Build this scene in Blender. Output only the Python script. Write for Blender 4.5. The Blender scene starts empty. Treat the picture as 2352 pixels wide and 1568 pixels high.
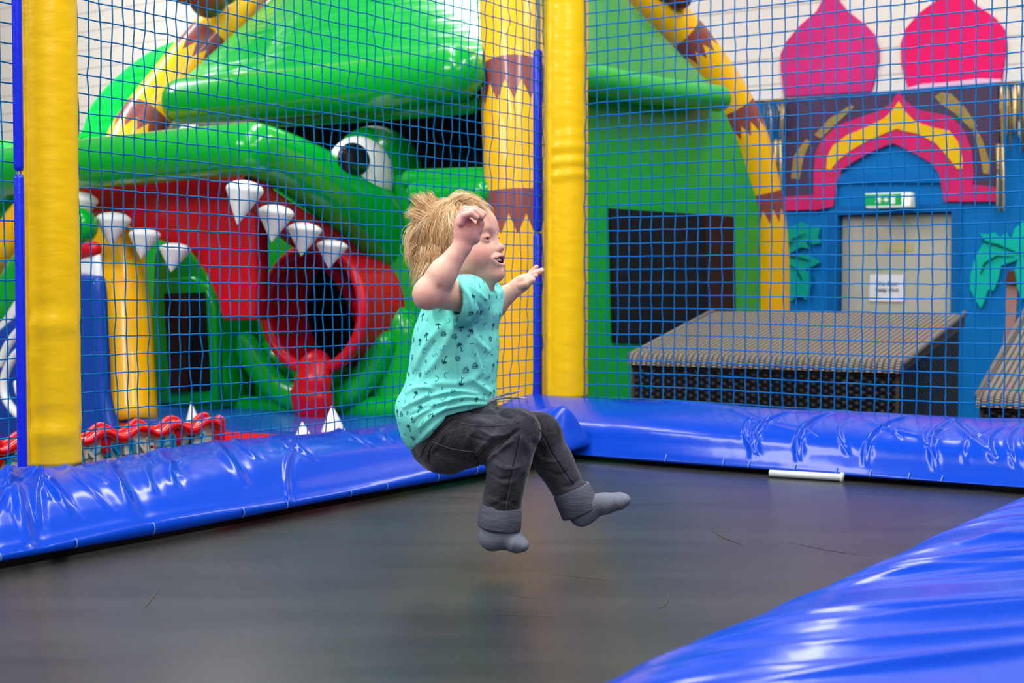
import bpy, bmesh, math, random
import numpy as np
from mathutils import Vector, Matrix
from mathutils.bvhtree import BVHTree
random.seed(7); np.random.seed(7)
PI = math.pi
SC = bpy.context.scene
COL = SC.collection

# ------------------------------------------------------------------ camera
F = 3300.0
PITCH = math.atan(119.0 / F)
CAMZ = 0.60
cd = bpy.data.cameras.new('camera'); cam = bpy.data.objects.new('camera', cd); COL.objects.link(cam)
cam.location = (0, 0, CAMZ)
cam.rotation_euler = (PI / 2 - PITCH, 0, 0)
cd.sensor_width = 36.0; cd.lens = F / 2352.0 * 36.0
cd.clip_start = 0.05; cd.clip_end = 100
cd.dof.use_dof = True; cd.dof.focus_distance = 3.35; cd.dof.aperture_fstop = 6.0
SC.camera = cam

# ------------------------------------------------------------------ world light
w = bpy.data.worlds.new('world'); SC.world = w; w.use_nodes = True
nt = w.node_tree; nt.nodes.clear()
out = nt.nodes.new('ShaderNodeOutputWorld'); bg = nt.nodes.new('ShaderNodeBackground')
tc = nt.nodes.new('ShaderNodeTexCoord'); sx = nt.nodes.new('ShaderNodeSeparateXYZ')
rp = nt.nodes.new('ShaderNodeValToRGB')
nt.links.new(tc.outputs['Generated'], sx.inputs[0]); nt.links.new(sx.outputs['Z'], rp.inputs[0])
rp.color_ramp.elements[0].position = 0.0; rp.color_ramp.elements[0].color = (0.22, 0.21, 0.21, 1)
rp.color_ramp.elements[1].position = 0.75; rp.color_ramp.elements[1].color = (0.50, 0.50, 0.52, 1)
nt.links.new(rp.outputs[0], bg.inputs[0]); bg.inputs[1].default_value = 0.58
nt.links.new(bg.outputs[0], out.inputs[0])

def area(name, loc, target, sx_, sy_, power, col=(1, 1, 1)):
    l = bpy.data.lights.new(name, 'AREA'); l.shape = 'RECTANGLE'; l.size = sx_; l.size_y = sy_
    l.energy = power; l.color = col
    o = bpy.data.objects.new(name, l); COL.objects.link(o); o.location = loc
    d = Vector(target) - Vector(loc); o.rotation_euler = d.to_track_quat('-Z', 'Y').to_euler()
    return o
# unseen area lights added over the hall and at the back wall, and the high windows behind and beside the viewer
area('overhead_fill', (-1.6, 3.2, 4.4), (-1.6, 3.2, 0), 0.5, 5.0, 215)
area('overhead_fill', (1.4, 2.6, 4.4), (1.4, 2.6, 0), 0.5, 5.0, 215)
area('overhead_fill', (-1.0, 8.0, 4.6), (-1.0, 8.0, 0), 0.4, 3.5, 95)
area('overhead_fill', (2.4, 8.0, 4.6), (2.4, 8.0, 0), 0.4, 3.5, 75)
area('overhead_fill', (-3.6, 9.6, 4.6), (-4.2, 13.5, 1.8), 0.6, 5.0, 520)
area('overhead_fill', (3.4, 7.4, 4.6), (3.4, 10.5, 1.0), 0.6, 4.0, 35)
area('high_window', (-6.0, 1.0, 4.0), (0, 4.5, 0.6), 4.0, 1.6, 260, (0.95, 0.98, 1.0))
area('high_window', (1.5, -4.0, 4.0), (0, 5.0, 0.5), 5.0, 1.6, 150, (1.0, 0.99, 0.97))

SC.view_settings.view_transform = 'Standard'; SC.view_settings.look = 'None'
SC.view_settings.exposure = 0.08; SC.view_settings.gamma = 1.0
SC.view_settings.use_curve_mapping = False

# ------------------------------------------------------------------ pixel -> world helpers
def ray(px, py):
    x = (px - 1176) / F; y = -(py - 784) / F
    c, s = math.cos(PITCH), math.sin(PITCH)
    return Vector((x, c + y * s, -s + y * c))
CAM = Vector((0, 0, CAMZ))
def at(px, py, Y):
    r = ray(px, py); return CAM + r * (Y / r.y)
def onp(px, py, p0, n):
    r = ray(px, py); return CAM + r * ((Vector(p0) - CAM).dot(n) / r.dot(n))
def proj_np(P):
    P = np.asarray(P) - np.array([0, 0, CAMZ]); c, s = math.cos(PITCH), math.sin(PITCH)
    d = P[:, 1] * c - P[:, 2] * s; up = P[:, 1] * s + P[:, 2] * c
    return 1176 + F * P[:, 0] / d, 784 - F * up / d

TH = math.radians(33.5)
U = Vector((math.sin(TH), math.cos(TH), 0)); V = Vector((math.cos(TH), -math.sin(TH), 0)); Z = Vector((0, 0, 1))
I0 = Vector((0.25, 5.0, 0)); C0 = Vector((0.109, 5.693, 0))
FLOOR = -0.85

# ------------------------------------------------------------------ object helpers
def tag(o, label, cat, group=None):
    o['label'] = label; o['category'] = cat
    if group: o['group'] = group
    return o
def thing(name, label, cat, loc=(0, 0, 0), group=None):
    o = bpy.data.objects.new(name, None); COL.objects.link(o); o.location = loc; o.empty_display_size = 0.1
    return tag(o, label, cat, group)
def mesh(name, verts, faces, mats, parent=None, smooth=True, uv=None, fm=None, label=None):
    me = bpy.data.meshes.new(name)
    me.from_pydata([tuple(v) for v in verts], [], [tuple(f) for f in faces])
    if not isinstance(mats, (list, tuple)): mats = [mats]
    for m in mats: me.materials.append(m)
    if smooth: me.polygons.foreach_set('use_smooth', [True] * len(me.polygons))
    if fm is not None: me.polygons.foreach_set('material_index', list(fm))
    if uv is not None:
        l = me.uv_layers.new(name='UVMap'); li = np.empty(len(me.loops), dtype=np.int32)
        me.loops.foreach_get('vertex_index', li)
        l.data.foreach_set('uv', np.asarray(uv, dtype=np.float32)[li].ravel())
    me.update()
    o = bpy.data.objects.new(name, me); COL.objects.link(o)
    if parent is not None:
        o.parent = parent
        if parent.type == 'EMPTY' or True:
            W = Matrix.Translation(parent.location) if parent.parent is None else Matrix.Translation(Vector(parent.get('_w', (0, 0, 0))))
            o.matrix_parent_inverse = W.inverted()
    if label: o['label'] = label
    return o
def struct(o):
    o['kind'] = 'structure'; return o

class G:
    """collects geometry for one mesh"""
    def __init__(s): s.v = []; s.f = []; s.m = []; s.uv = []
    def add(s, v, f, m=0, uv=None):
        b = len(s.v); s.v += [tuple(x) for x in v]; s.f += [tuple(i + b for i in q) for q in f]; s.m += [m] * len(f)
        s.uv += list(uv) if uv is not None else [(0, 0)] * len(v)
        return s
    def build(s, name, mats, parent=None, smooth=True, label=None):
        return mesh(name, s.v, s.f, mats, parent, smooth, s.uv, s.m, label)
    def box(s, o, a, b, c, m=0):
        o, a, b, c = Vector(o), Vector(a), Vector(b), Vector(c)
        v = [o, o + a, o + a + b, o + b, o + c, o + a + c, o + a + b + c, o + b + c]
        f = [(0, 3, 2, 1), (4, 5, 6, 7), (0, 1, 5, 4), (1, 2, 6, 5), (2, 3, 7, 6), (3, 0, 4, 7)]
        if a.cross(b).dot(c) < 0: f = [q[::-1] for q in f]
        return s.add(v, f, m)
    def tube(s, pts, rad, n=16, m=0, caps=True, round_caps=False, closed=False, flat=1.0, upv=None):
        pts = [Vector(p) for p in pts]
        if not isinstance(rad, (list, tuple)): rad = [rad] * len(pts)
        rad = list(rad)
        if round_caps:
            d0 = (pts[0] - pts[1]).normalized(); d1 = (pts[-1] - pts[-2]).normalized()
            P0, P1, r0, r1 = pts[0], pts[-1], rad[0], rad[-1]
            A = [(math.cos(a), math.sin(a)) for a in (0.2, 0.5, 0.8, 1.1, 1.4)]
            pts = [P0 + d0 * r0 * sn for cs, sn in reversed(A)] + pts + [P1 + d1 * r1 * sn for cs, sn in A]
            rad = [r0 * cs for cs, sn in reversed(A)] + rad + [r1 * cs for cs, sn in A]
        N = len(pts); vs = []; uv = []
        t0 = (pts[1] - pts[0]).normalized()
        ref = Vector(upv) if upv is not None else (Vector((0, 0, 1)) if abs(t0.z) < 0.9 else Vector((1, 0, 0)))
        nrm = (ref - t0 * ref.dot(t0)).normalized(); L = 0
        for i in range(N):
            if closed: t = (pts[(i + 1) % N] - pts[i - 1]).normalized()
            elif i == 0: t = t0
            elif i == N - 1: t = (pts[-1] - pts[-2]).normalized()
            else: t = ((pts[i + 1] - pts[i]).normalized() + (pts[i] - pts[i - 1]).normalized()).normalized()
            nrm = (nrm - t * nrm.dot(t)).normalized(); bi = t.cross(nrm)
            if i: L += (pts[i] - pts[i - 1]).length
            for k in range(n):
                a = 2 * PI * k / n
                vs.append(pts[i] + nrm * math.cos(a) * rad[i] + bi * math.sin(a) * rad[i] * flat); uv.append((k / n, L))
        fs = []
        for i in range(N if closed else N - 1):
            j = (i + 1) % N
            for k in range(n):
                q = (k + 1) % n
                fs.append((i * n + k, i * n + q, j * n + q, j * n + k))
        if caps and not closed:
            fs.append(tuple(range(n))[::-1]); fs.append(tuple((N - 1) * n + k for k in range(n)))
        return s.add(vs, fs, m, uv)
    def ellipsoid(s, c, ax, r, m=0, nu=24, nv=14, zmin=-1.0):
        c = Vector(c); A = [Vector(a) for a in ax]; vs = []; fs = []
        for i in range(nv + 1):
            z = zmin + (1 - zmin) * i / nv; z = math.sin(PI / 2 * (z)) if zmin == -1.0 else z
            rr = math.sqrt(max(0, 1 - z * z))
            for k in range(nu):
                a = 2 * PI * k / nu
                vs.append(c + A[0] * math.cos(a) * rr * r[0] + A[1] * math.sin(a) * rr * r[1] + A[2] * z * r[2])
        for i in range(nv):
            for k in range(nu):
                q = (k + 1) % nu; fs.append((i * nu + k, i * nu + q, (i + 1) * nu + q, (i + 1) * nu + k))
        fs.append(tuple(range(nu))[::-1])
        return s.add(vs, fs, m)
    def panel(s, pts, n, thick, rim=0.03, m=0, steps=4, uvf=None):
        """pillow-edged slab: pts = outline (world, planar), n = unit normal to the viewer side, thickness goes back"""
        n = Vector(n); pts = [Vector(p) for p in pts]
        # orient ccw around n
        ar = Vector((0, 0, 0))
        for i in range(len(pts)): ar += pts[i].cross(pts[(i + 1) % len(pts)])
        if ar.dot(n) < 0: pts = pts[::-1]
        N = len(pts); inn = []
        for i in range(N):
            a = (pts[i] - pts[i - 1]).normalized(); b = (pts[(i + 1) % N] - pts[i]).normalized()
            na = n.cross(a); nb = n.cross(b); q = (na + nb)
            q = q / max(0.5, q.length ** 2 / 2) if q.length > 1e-6 else na
            inn.append(q)
        loops = [[p - n * thick for p in pts]]
        for k in range(steps + 1):
            a = PI / 2 * k / steps
            loops.append([p + q * rim * (1 - math.cos(a)) - n * rim * (1 - math.sin(a)) for p, q in zip(pts, inn)])
        vs = [p for l in loops for p in l]; fs = []
        for i in range(len(loops) - 1):
            for k in range(N):
                q = (k + 1) % N; fs.append((i * N + k, i * N + q, (i + 1) * N + q, (i + 1) * N + k))
        b = (len(loops) - 1) * N
        # triangulate caps
        from mathutils.geometry import tessellate_polygon
        for tri in tessellate_polygon([loops[-1]]):
            p = [loops[-1][i] for i in tri]
            t = tri if (p[1] - p[0]).cross(p[2] - p[0]).dot(n) > 0 else tri[::-1]
            fs.append(tuple(b + i for i in t)); fs.append(tuple(i for i in t[::-1]))
        return s.add(vs, fs, m, [uvf(p) for p in vs] if uvf else None)

def smooth_pts(P, n=6, closed=False):
    P = [Vector(p) for p in P]; N = len(P); out = []
    rng = range(N) if closed else range(N - 1)
    for i in rng:
        g = (lambda k: P[k % N]) if closed else (lambda k: P[min(max(k, 0), N - 1)])
        p0, p1, p2, p3 = g(i - 1), g(i), g(i + 1), g(i + 2)
        for k in range(n):
            t = k / n
            out.append(0.5 * ((2 * p1) + (p2 - p0) * t + (2 * p0 - 5 * p1 + 4 * p2 - p3) * t * t + (3 * p1 - p0 - 3 * p2 + p3) * t ** 3))
    if not closed: out.append(P[-1])
    return out
def sm2(P, n=6, closed=True):
    return [(q.x, q.y) for q in smooth_pts([(a, b, 0) for a, b in P], n, closed)]

# ------------------------------------------------------------------ materials
def lin(c):
    return tuple((x / 12.92 if x <= 0.04045 else ((x + 0.055) / 1.055) ** 2.4) for x in [v / 255.0 for v in c]) + (1,)
def mat(name, col, rough=0.5, coat=0.0, bump=0.0, bscale=8.0, stretch=(1, 1, 1), var=0.0, vscale=3.0, spec=0.3, metal=0.0, emit=0.0, sss=0.0, coord='Object', bdist=0.02, detail=3):
    m = bpy.data.materials.new(name); m.use_nodes = True; t = m.node_tree; b = t.nodes['Principled BSDF']
    c = lin(col); b.inputs['Base Color'].default_value = c; b.inputs['Roughness'].default_value = rough
    b.inputs['Coat Weight'].default_value = coat; b.inputs['Coat Roughness'].default_value = 0.08
    b.inputs['Specular IOR Level'].default_value = min(spec, .12) if rough >= .5 else spec; b.inputs['Metallic'].default_value = metal
    if sss: b.inputs['Subsurface Weight'].default_value = sss; b.inputs['Subsurface Radius'].default_value = (1, 0.35, 0.2); b.inputs['Subsurface Scale'].default_value = 0.012
    if emit: b.inputs['Emission Color'].default_value = c; b.inputs['Emission Strength'].default_value = emit
    tcn = t.nodes.new('ShaderNodeTexCoord'); mp = t.nodes.new('ShaderNodeMapping'); t.links.new(tcn.outputs[coord], mp.inputs[0])
    mp.inputs['Scale'].default_value = stretch
    if bump:
        nz = t.nodes.new('ShaderNodeTexNoise'); nz.inputs['Scale'].default_value = bscale; nz.inputs['Detail'].default_value = detail
        bp = t.nodes.new('ShaderNodeBump'); bp.inputs['Strength'].default_value = bump; bp.inputs['Distance'].default_value = bdist
        t.links.new(mp.outputs[0], nz.inputs[0]); t.links.new(nz.outputs[0], bp.inputs['Height']); t.links.new(bp.outputs[0], b.inputs['Normal'])
        if coat: t.links.new(bp.outputs[0], b.inputs['Coat Normal'])
    if var:
        nz = t.nodes.new('ShaderNodeTexNoise'); nz.inputs['Scale'].default_value = vscale; nz.inputs['Detail'].default_value = 4
        mx = t.nodes.new('ShaderNodeMix'); mx.data_type = 'RGBA'; mx.blend_type = 'MIX'
        t.links.new(mp.outputs[0], nz.inputs[0]); t.links.new(nz.outputs[0], mx.inputs[0])
        mx.inputs[6].default_value = tuple(x * (1 - var) for x in c[:3]) + (1,); mx.inputs[7].default_value = tuple(min(1, x * (1 + var)) for x in c[:3]) + (1,)
        t.links.new(mx.outputs[2], b.inputs['Base Color'])
    return m
def N(t, typ, **k):
    n = t.nodes.new(typ)
    for a, v in k.items(): setattr(n, a, v)
    return n
def math_node(t, op, a, b=None):
    n = t.nodes.new('ShaderNodeMath'); n.operation = op
    for i, x in enumerate((a, b)):
        if x is None: continue
        if isinstance(x, (int, float)): n.inputs[i].default_value = x
        else: t.links.new(x, n.inputs[i])
    return n.outputs[0]

M = {}
M['yellow_sleeve'] = mat('yellow_sleeve_vinyl', (250, 198, 0), 0.4, 0.2, 0.3, 9, (1.6, 1.6, 4.0), coord='Object', bdist=0.006, detail=2)
M['pad'] = mat('blue_pad_vinyl', (0, 60, 180), 0.22, 0.14, 0.25, 4.0, (1.0, 1.0, 1.0), coord='Object', bdist=0.02, detail=3, spec=0.14)
M['pole_blue'] = mat('blue_foam_sleeve', (18, 42, 225), 0.4, 0.3, 0.4, 60, bdist=0.002)
M['steel'] = mat('grey_steel', (140, 140, 145), 0.35, metal=0.8)
M['black'] = mat('black_steel', (14, 14, 15), 0.6)
M['net_l'] = mat('teal_blue_net_cord', (0, 104, 164), 0.7, spec=.15, var=0.2, vscale=14)
M['net_r'] = mat('azure_blue_net_cord', (0, 102, 170), 0.7, spec=.15, var=0.15, vscale=14)
M['green'] = mat('green_inflatable_vinyl', (0, 166, 40), 0.22, 0.4, 0.12, 4, bdist=0.02, detail=2)
M['green_side'] = mat('green_side_vinyl', (6, 170, 40), 0.45, 0.1, 0.12, 4, bdist=0.02, detail=2)
M['roofgreen'] = mat('green_roof_vinyl', (0, 166, 56), 0.28, 0.3, 0.6, 2.6, (1.0, 1.0, 5.0), bdist=0.04, detail=2)
M['yellow'] = mat('yellow_inflatable_vinyl', (252, 186, 0), 0.35, 0.3, 0.1, 3, bdist=0.02)
M['red'] = mat('red_inflatable_vinyl', (200, 0, 20), 0.4, 0.12, 0.15, 4, bdist=0.02)
M['darkred'] = mat('dark_red_gum_vinyl', (146, 0, 22), 0.4, 0.12, 0.1, 4, bdist=0.02)
M['white'] = mat('white_inflatable_vinyl', (232, 232, 232), 0.4, 0.2)
M['baseblue'] = mat('blue_inflatable_base', (26, 84, 190), 0.35, 0.3, 0.2, 3, bdist=0.02)
M['darkblue'] = mat('royal_blue_inflatable', (14, 62, 160), 0.35, 0.3, 0.1, 3, bdist=0.02)
M['dark'] = mat('black_mesh_window', (28, 26, 30), 0.8, var=0.3, vscale=2.0)
M['brown_dark'] = mat('brown_dark_interior', (58, 32, 24), 0.8)
M['tunnel'] = mat('tunnel_darkness', (4, 3, 4), 0.9)
M['pupil'] = mat('black_pupil', (22, 20, 34), 0.2, 0.6)
M['coconut'] = mat('brown_coconut', (105, 48, 22), 0.3, 0.3)
M['wall_blue'] = mat('blue_painted_wall', (0, 106, 178), 0.6, var=0.06, vscale=1.5)
M['wall_blue2'] = mat('blue_painted_reveal', (2, 92, 160), 0.6)
M['magenta'] = mat('magenta_painted_board', (200, 40, 114), 0.5, var=0.25, vscale=2.5)
M['pink'] = mat('hot_pink_painted_board', (226, 16, 98), 0.5, var=0.14, vscale=2.5)
M['rose'] = mat('rose_painted_board', (198, 34, 98), 0.5, var=0.25, vscale=4)
M['purple'] = mat('dark_purple_board', (74, 56, 84), 0.5, var=0.15, vscale=3)
M['gold_paint'] = mat('gold_paint_stroke', (150, 125, 70), 0.5, var=0.4, vscale=18)
M['yellow_paint'] = mat('yellow_paint', (224, 178, 14), 0.5, var=0.12, vscale=10)
M['foil'] = mat('gold_foil', (226, 200, 140), 0.3, metal=0.6, bump=0.3, bscale=20)
M['foil_dark'] = mat('bronze_foil', (130, 108, 66), 0.3, metal=0.6, bump=0.3, bscale=20)
M['teal'] = mat('teal_palm_paint', (0, 178, 158), 0.5, var=0.12, vscale=6)
M['teal_d'] = mat('green_teal_palm_paint', (0, 148, 128), 0.5, var=0.12, vscale=6)
M['leafline'] = mat('dark_green_leaf_line', (0, 88, 74), 0.6)
M['palmtrunk'] = mat('pinkish_brown_palm_trunk', (160, 122, 118), 0.6, var=0.15, vscale=9)
M['palmbrown'] = mat('dark_brown_palm_heart', (92, 52, 38), 0.6)
M['door'] = mat('cream_door_paint', (176, 174, 160), 0.55, var=0.05, vscale=1.2)
M['paper'] = mat('white_notice_paper', (222, 222, 226), 0.6)
M['ink'] = mat('dark_ink', (60, 62, 70), 0.6)
M['signgreen'] = mat('exit_sign_green', (0, 146, 76), 0.4)
M['signwhite'] = mat('exit_sign_white', (235, 238, 225), 0.4)
M['cream'] = mat('cream_sign_board', (228, 222, 206), 0.5)
M['cyan'] = mat('cyan_print', (20, 150, 205), 0.5)
M['paleblue'] = mat('pale_blue_print', (150, 205, 226), 0.5)
M['letter'] = mat('cream_raised_letter', (224, 216, 196), 0.5)
M['letterdark'] = mat('dark_letter_and_shadow', (56, 54, 50), 0.6)
M['redplastic'] = mat('red_glossy_plastic', (226, 8, 14), 0.22, 0.6)
M['pipe'] = mat('white_plastic_pipe', (214, 218, 220), 0.4)
M['strap'] = mat('pale_tie_strap', (96, 132, 190), 0.6)
M['floor'] = mat('grey_floor', (120, 118, 114), 0.6, var=0.1, vscale=2)
M['coping'] = mat('grey_blue_wall_shelf', (4, 98, 172), 0.6)

# trunk: yellow with zigzag brown bands along its length (UV: u around, v = metres)
def trunk_mat(name, off, period=0.62, teeth=12, vmin=0.0):
    m = mat(name, (252, 186, 0), 0.35, 0.3, 0.1, 3, bdist=0.02); t = m.node_tree; b = t.nodes['Principled BSDF']
    uv = N(t, 'ShaderNodeUVMap'); sp = N(t, 'ShaderNodeSeparateXYZ'); t.links.new(uv.outputs[0], sp.inputs[0])
    fr = math_node(t, 'FRACT', math_node(t, 'DIVIDE', math_node(t, 'ADD', sp.outputs['Y'], off + 10 * period), period))
    tri = math_node(t, 'PINGPONG', math_node(t, 'MULTIPLY', sp.outputs['X'], teeth * 2), 1.0)
    lim = math_node(t, 'ADD', math_node(t, 'MULTIPLY', tri, 0.15), 0.66)
    g = math_node(t, 'MULTIPLY', math_node(t, 'GREATER_THAN', fr, lim), math_node(t, 'GREATER_THAN', sp.outputs['Y'], vmin))
    mx = N(t, 'ShaderNodeMix', data_type='RGBA'); t.links.new(g, mx.inputs[0])
    mx.inputs[6].default_value = lin((252, 186, 0)); mx.inputs[7].default_value = lin((140, 70, 62))
    t.links.new(mx.outputs[2], b.inputs['Base Color'])
    return m

def wall_mat():
    m = mat('beige_plank_wall', (222, 214, 204), 0.6); t = m.node_tree; b = t.nodes['Principled BSDF']
    tcn = N(t, 'ShaderNodeTexCoord'); sp = N(t, 'ShaderNodeSeparateXYZ'); t.links.new(tcn.outputs['Object'], sp.inputs[0])
    fr = math_node(t, 'FRACT', math_node(t, 'DIVIDE', sp.outputs['Z'], 0.20))
    g = math_node(t, 'LESS_THAN', fr, 0.07)
    mx = N(t, 'ShaderNodeMix', data_type='RGBA'); t.links.new(g, mx.inputs[0])
    mx.inputs[6].default_value = lin((222, 214, 204)); mx.inputs[7].default_value = lin((188, 180, 170))
    t.links.new(mx.outputs[2], b.inputs['Base Color'])
    bp = N(t, 'ShaderNodeBump'); bp.inputs['Strength'].default_value = 0.6; bp.inputs['Distance'].default_value = 0.01; bp.invert = True
    t.links.new(g, bp.inputs['Height']); t.links.new(bp.outputs[0], b.inputs['Normal'])
    return m
M['wall'] = wall_mat()

def mat_surface():
    m = mat('black_woven_trampoline_mat', (58, 58, 60), 0.25, spec=0.45); t = m.node_tree; b = t.nodes['Principled BSDF']
    tcn = N(t, 'ShaderNodeTexCoord'); mp = N(t, 'ShaderNodeMapping'); t.links.new(tcn.outputs['Object'], mp.inputs[0])
    mp.inputs['Rotation'].default_value = (0, 0, TH)
    sp = N(t, 'ShaderNodeSeparateXYZ'); t.links.new(mp.outputs[0], sp.inputs[0])
    a = math_node(t, 'SINE', math_node(t, 'MULTIPLY', sp.outputs['X'], 2 * PI / 0.0034))
    c = math_node(t, 'SINE', math_node(t, 'MULTIPLY', sp.outputs['Y'], 2 * PI / 0.006))
    h = math_node(t, 'ADD', a, math_node(t, 'MULTIPLY', c, 0.35))
    bp = N(t, 'ShaderNodeBump'); bp.inputs['Strength'].default_value = 0.25; bp.inputs['Distance'].default_value = 0.0006
    t.links.new(h, bp.inputs['Height'])
    # soft undulation of the stretched cloth
    nz2 = N(t, 'ShaderNodeTexNoise'); nz2.inputs['Scale'].default_value = 1.6; nz2.inputs['Detail'].default_value = 2; t.links.new(tcn.outputs['Object'], nz2.inputs[0])
    bp2 = N(t, 'ShaderNodeBump'); bp2.inputs['Strength'].default_value = 0.03; bp2.inputs['Distance'].default_value = 0.05
    t.links.new(nz2.outputs[0], bp2.inputs['Height']); t.links.new(bp.outputs[0], bp2.inputs['Normal']); t.links.new(bp2.outputs[0], b.inputs['Normal'])
    # scuffs and cloudy wear
    mp2 = N(t, 'ShaderNodeMapping'); t.links.new(tcn.outputs['Object'], mp2.inputs[0]); mp2.inputs['Scale'].default_value = (0.6, 3.0, 1); mp2.inputs['Rotation'].default_value = (0, 0, 0.25)
    nz = N(t, 'ShaderNodeTexNoise'); nz.inputs['Scale'].default_value = 2.2; nz.inputs['Detail'].default_value = 8; nz.inputs['Roughness'].default_value = 0.6; t.links.new(mp2.outputs[0], nz.inputs[0])
    rp = N(t, 'ShaderNodeValToRGB'); rp.color_ramp.elements[0].position = 0.3; rp.color_ramp.elements[0].color = lin((36, 36, 36)); rp.color_ramp.elements[1].position = 0.75; rp.color_ramp.elements[1].color = lin((54, 54, 53))
    t.links.new(nz.outputs[0], rp.inputs[0]); t.links.new(rp.outputs[0], b.inputs['Base Color'])
    return m
M['mat'] = mat_surface()
M['scuff'] = mat('pale_scuff_mark', (62, 61, 61), 0.5, var=0.3, vscale=40)

def wicker(name, c1, c2, ru, rv):
    m = mat(name, c1, 0.45); t = m.node_tree; b = t.nodes['Principled BSDF']
    uv = N(t, 'ShaderNodeUVMap'); sp = N(t, 'ShaderNodeSeparateXYZ'); t.links.new(uv.outputs[0], sp.inputs[0])
    x = math_node(t, 'MULTIPLY', sp.outputs['X'], 2 * PI / ru); y = math_node(t, 'MULTIPLY', sp.outputs['Y'], 2 * PI / rv)
    s = math_node(t, 'MULTIPLY', math_node(t, 'SINE', x), math_node(t, 'SINE', y))
    ln = math_node(t, 'ABSOLUTE', math_node(t, 'SINE', math_node(t, 'MULTIPLY', x, 1.0)))
    h = math_node(t, 'ADD', math_node(t, 'MULTIPLY', s, 0.3), math_node(t, 'MULTIPLY', ln, 0.6))
    rp = N(t, 'ShaderNodeValToRGB'); rp.color_ramp.elements[0].position = 0.1; rp.color_ramp.elements[0].color = lin(c2); rp.color_ramp.elements[1].position = 0.6; rp.color_ramp.elements[1].color = lin(c1)
    t.links.new(h, rp.inputs[0]); t.links.new(rp.outputs[0], b.inputs['Base Color'])
    bp = N(t, 'ShaderNodeBump'); bp.inputs['Strength'].default_value = 0.8; bp.inputs['Distance'].default_value = 0.008
    t.links.new(h, bp.inputs['Height']); t.links.new(bp.outputs[0], b.inputs['Normal'])
    return m
M['wick_top'] = wicker('grey_brown_wicker', (138, 128, 118), (52, 47, 44), 0.05, 0.012)
M['wick_side'] = wicker('black_wicker', (17, 19, 27), (5, 5, 8), 0.055, 0.03)

# ================================================================== setting
g = G(); g.box((-20, -4, FLOOR - 0.1), (32, 0, 0), (0, 32, 0), (0, 0, 0.1)); struct(g.build('floor', M['floor'], smooth=False))
W0 = Vector((2.86, 10.8, 0)); NW = -U      # back wall plane, normal towards the viewer
def wp(px, py, f=0.0): return onp(px, py, W0 - U * f, U)
WZB = wp(2050, 205).z
g = G(); g.box(W0 - V * 20 + U * 0.0 + Z * FLOOR, V * 27, U * 0.2, Z * 6.5); struct(g.build('wall_back', M['wall'], smooth=False))
# blue painted boarding with a doorway, standing 0.12 in front of the planks
def wt(px, py):  # wall coords
    p = wp(px, py, 0.12); return (p - (W0 - U * 0.12)).dot(V)
dl, dr = wt(1925, 600), wt(2186, 600); dz = wp(2050, 490, 0.12).z; topz = wp(2050, 208, 0.12).z
l_, r_ = wt(1560, 600), wt(2352, 600) + 2.0
zr = wp(2330, 300, 0.12).z
g = G(); O = W0 - U * 0.12
g.box(O + V * l_ + Z * FLOOR, V * (dl - l_), U * 0.12, Z * (topz - FLOOR))
g.box(O + V * dr + Z * FLOOR, V * (r_ - dr), U * 0.12, Z * (topz - FLOOR))
g.box(O + V * dl + Z * dz, V * (dr - dl), U * 0.12, Z * (topz - dz))
struct(g.build('wall_back_boarding', M['wall_blue'], smooth=False))
# door frame trim and door
g = G(); g.box(O + V * (dl - 0.07) - U * 0.02 + Z * FLOOR, V * 0.07, U * 0.02, Z * (dz - FLOOR + 0.06))
g.box(O + V * dr - U * 0.02 + Z * FLOOR, V * 0.07, U * 0.02, Z * (dz - FLOOR + 0.06))
g.box(O + V * dl - U * 0.02 + Z * dz, V * (dr - dl), U * 0.02, Z * 0.06)
struct(g.build('trim_1', M['wall_blue2'], smooth=False))
g = G(); g.box(O + V * (dl + .01) + U * 0.06 + Z * (FLOOR + 0.01), V * (dr - dl - .02), U * 0.04, Z * (dz - FLOOR - 0.02)); door = struct(g.build('door_1', M['door'], smooth=False))
g = G(); a = onp(2068, 577, O + U * 0.052, U); g.box(a - V * .12 + U*0.008, V * 0.21, -U * 0.004, Z * 0.055); g.build('door_plate', mat('faded_yellow_plate', (186, 172, 118), 0.6), door, smooth=False)
# shelf line above the door (blue beam inside the arch)
a, b_ = wp(1918, 420, 0.12), wp(2170, 420, 0.12)
g = G(); g.box(a - U * 0.03, (b_ - a), U * 0.03, Z * 0.07); struct(g.build('trim_2', M['coping'], smooth=False))

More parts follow.
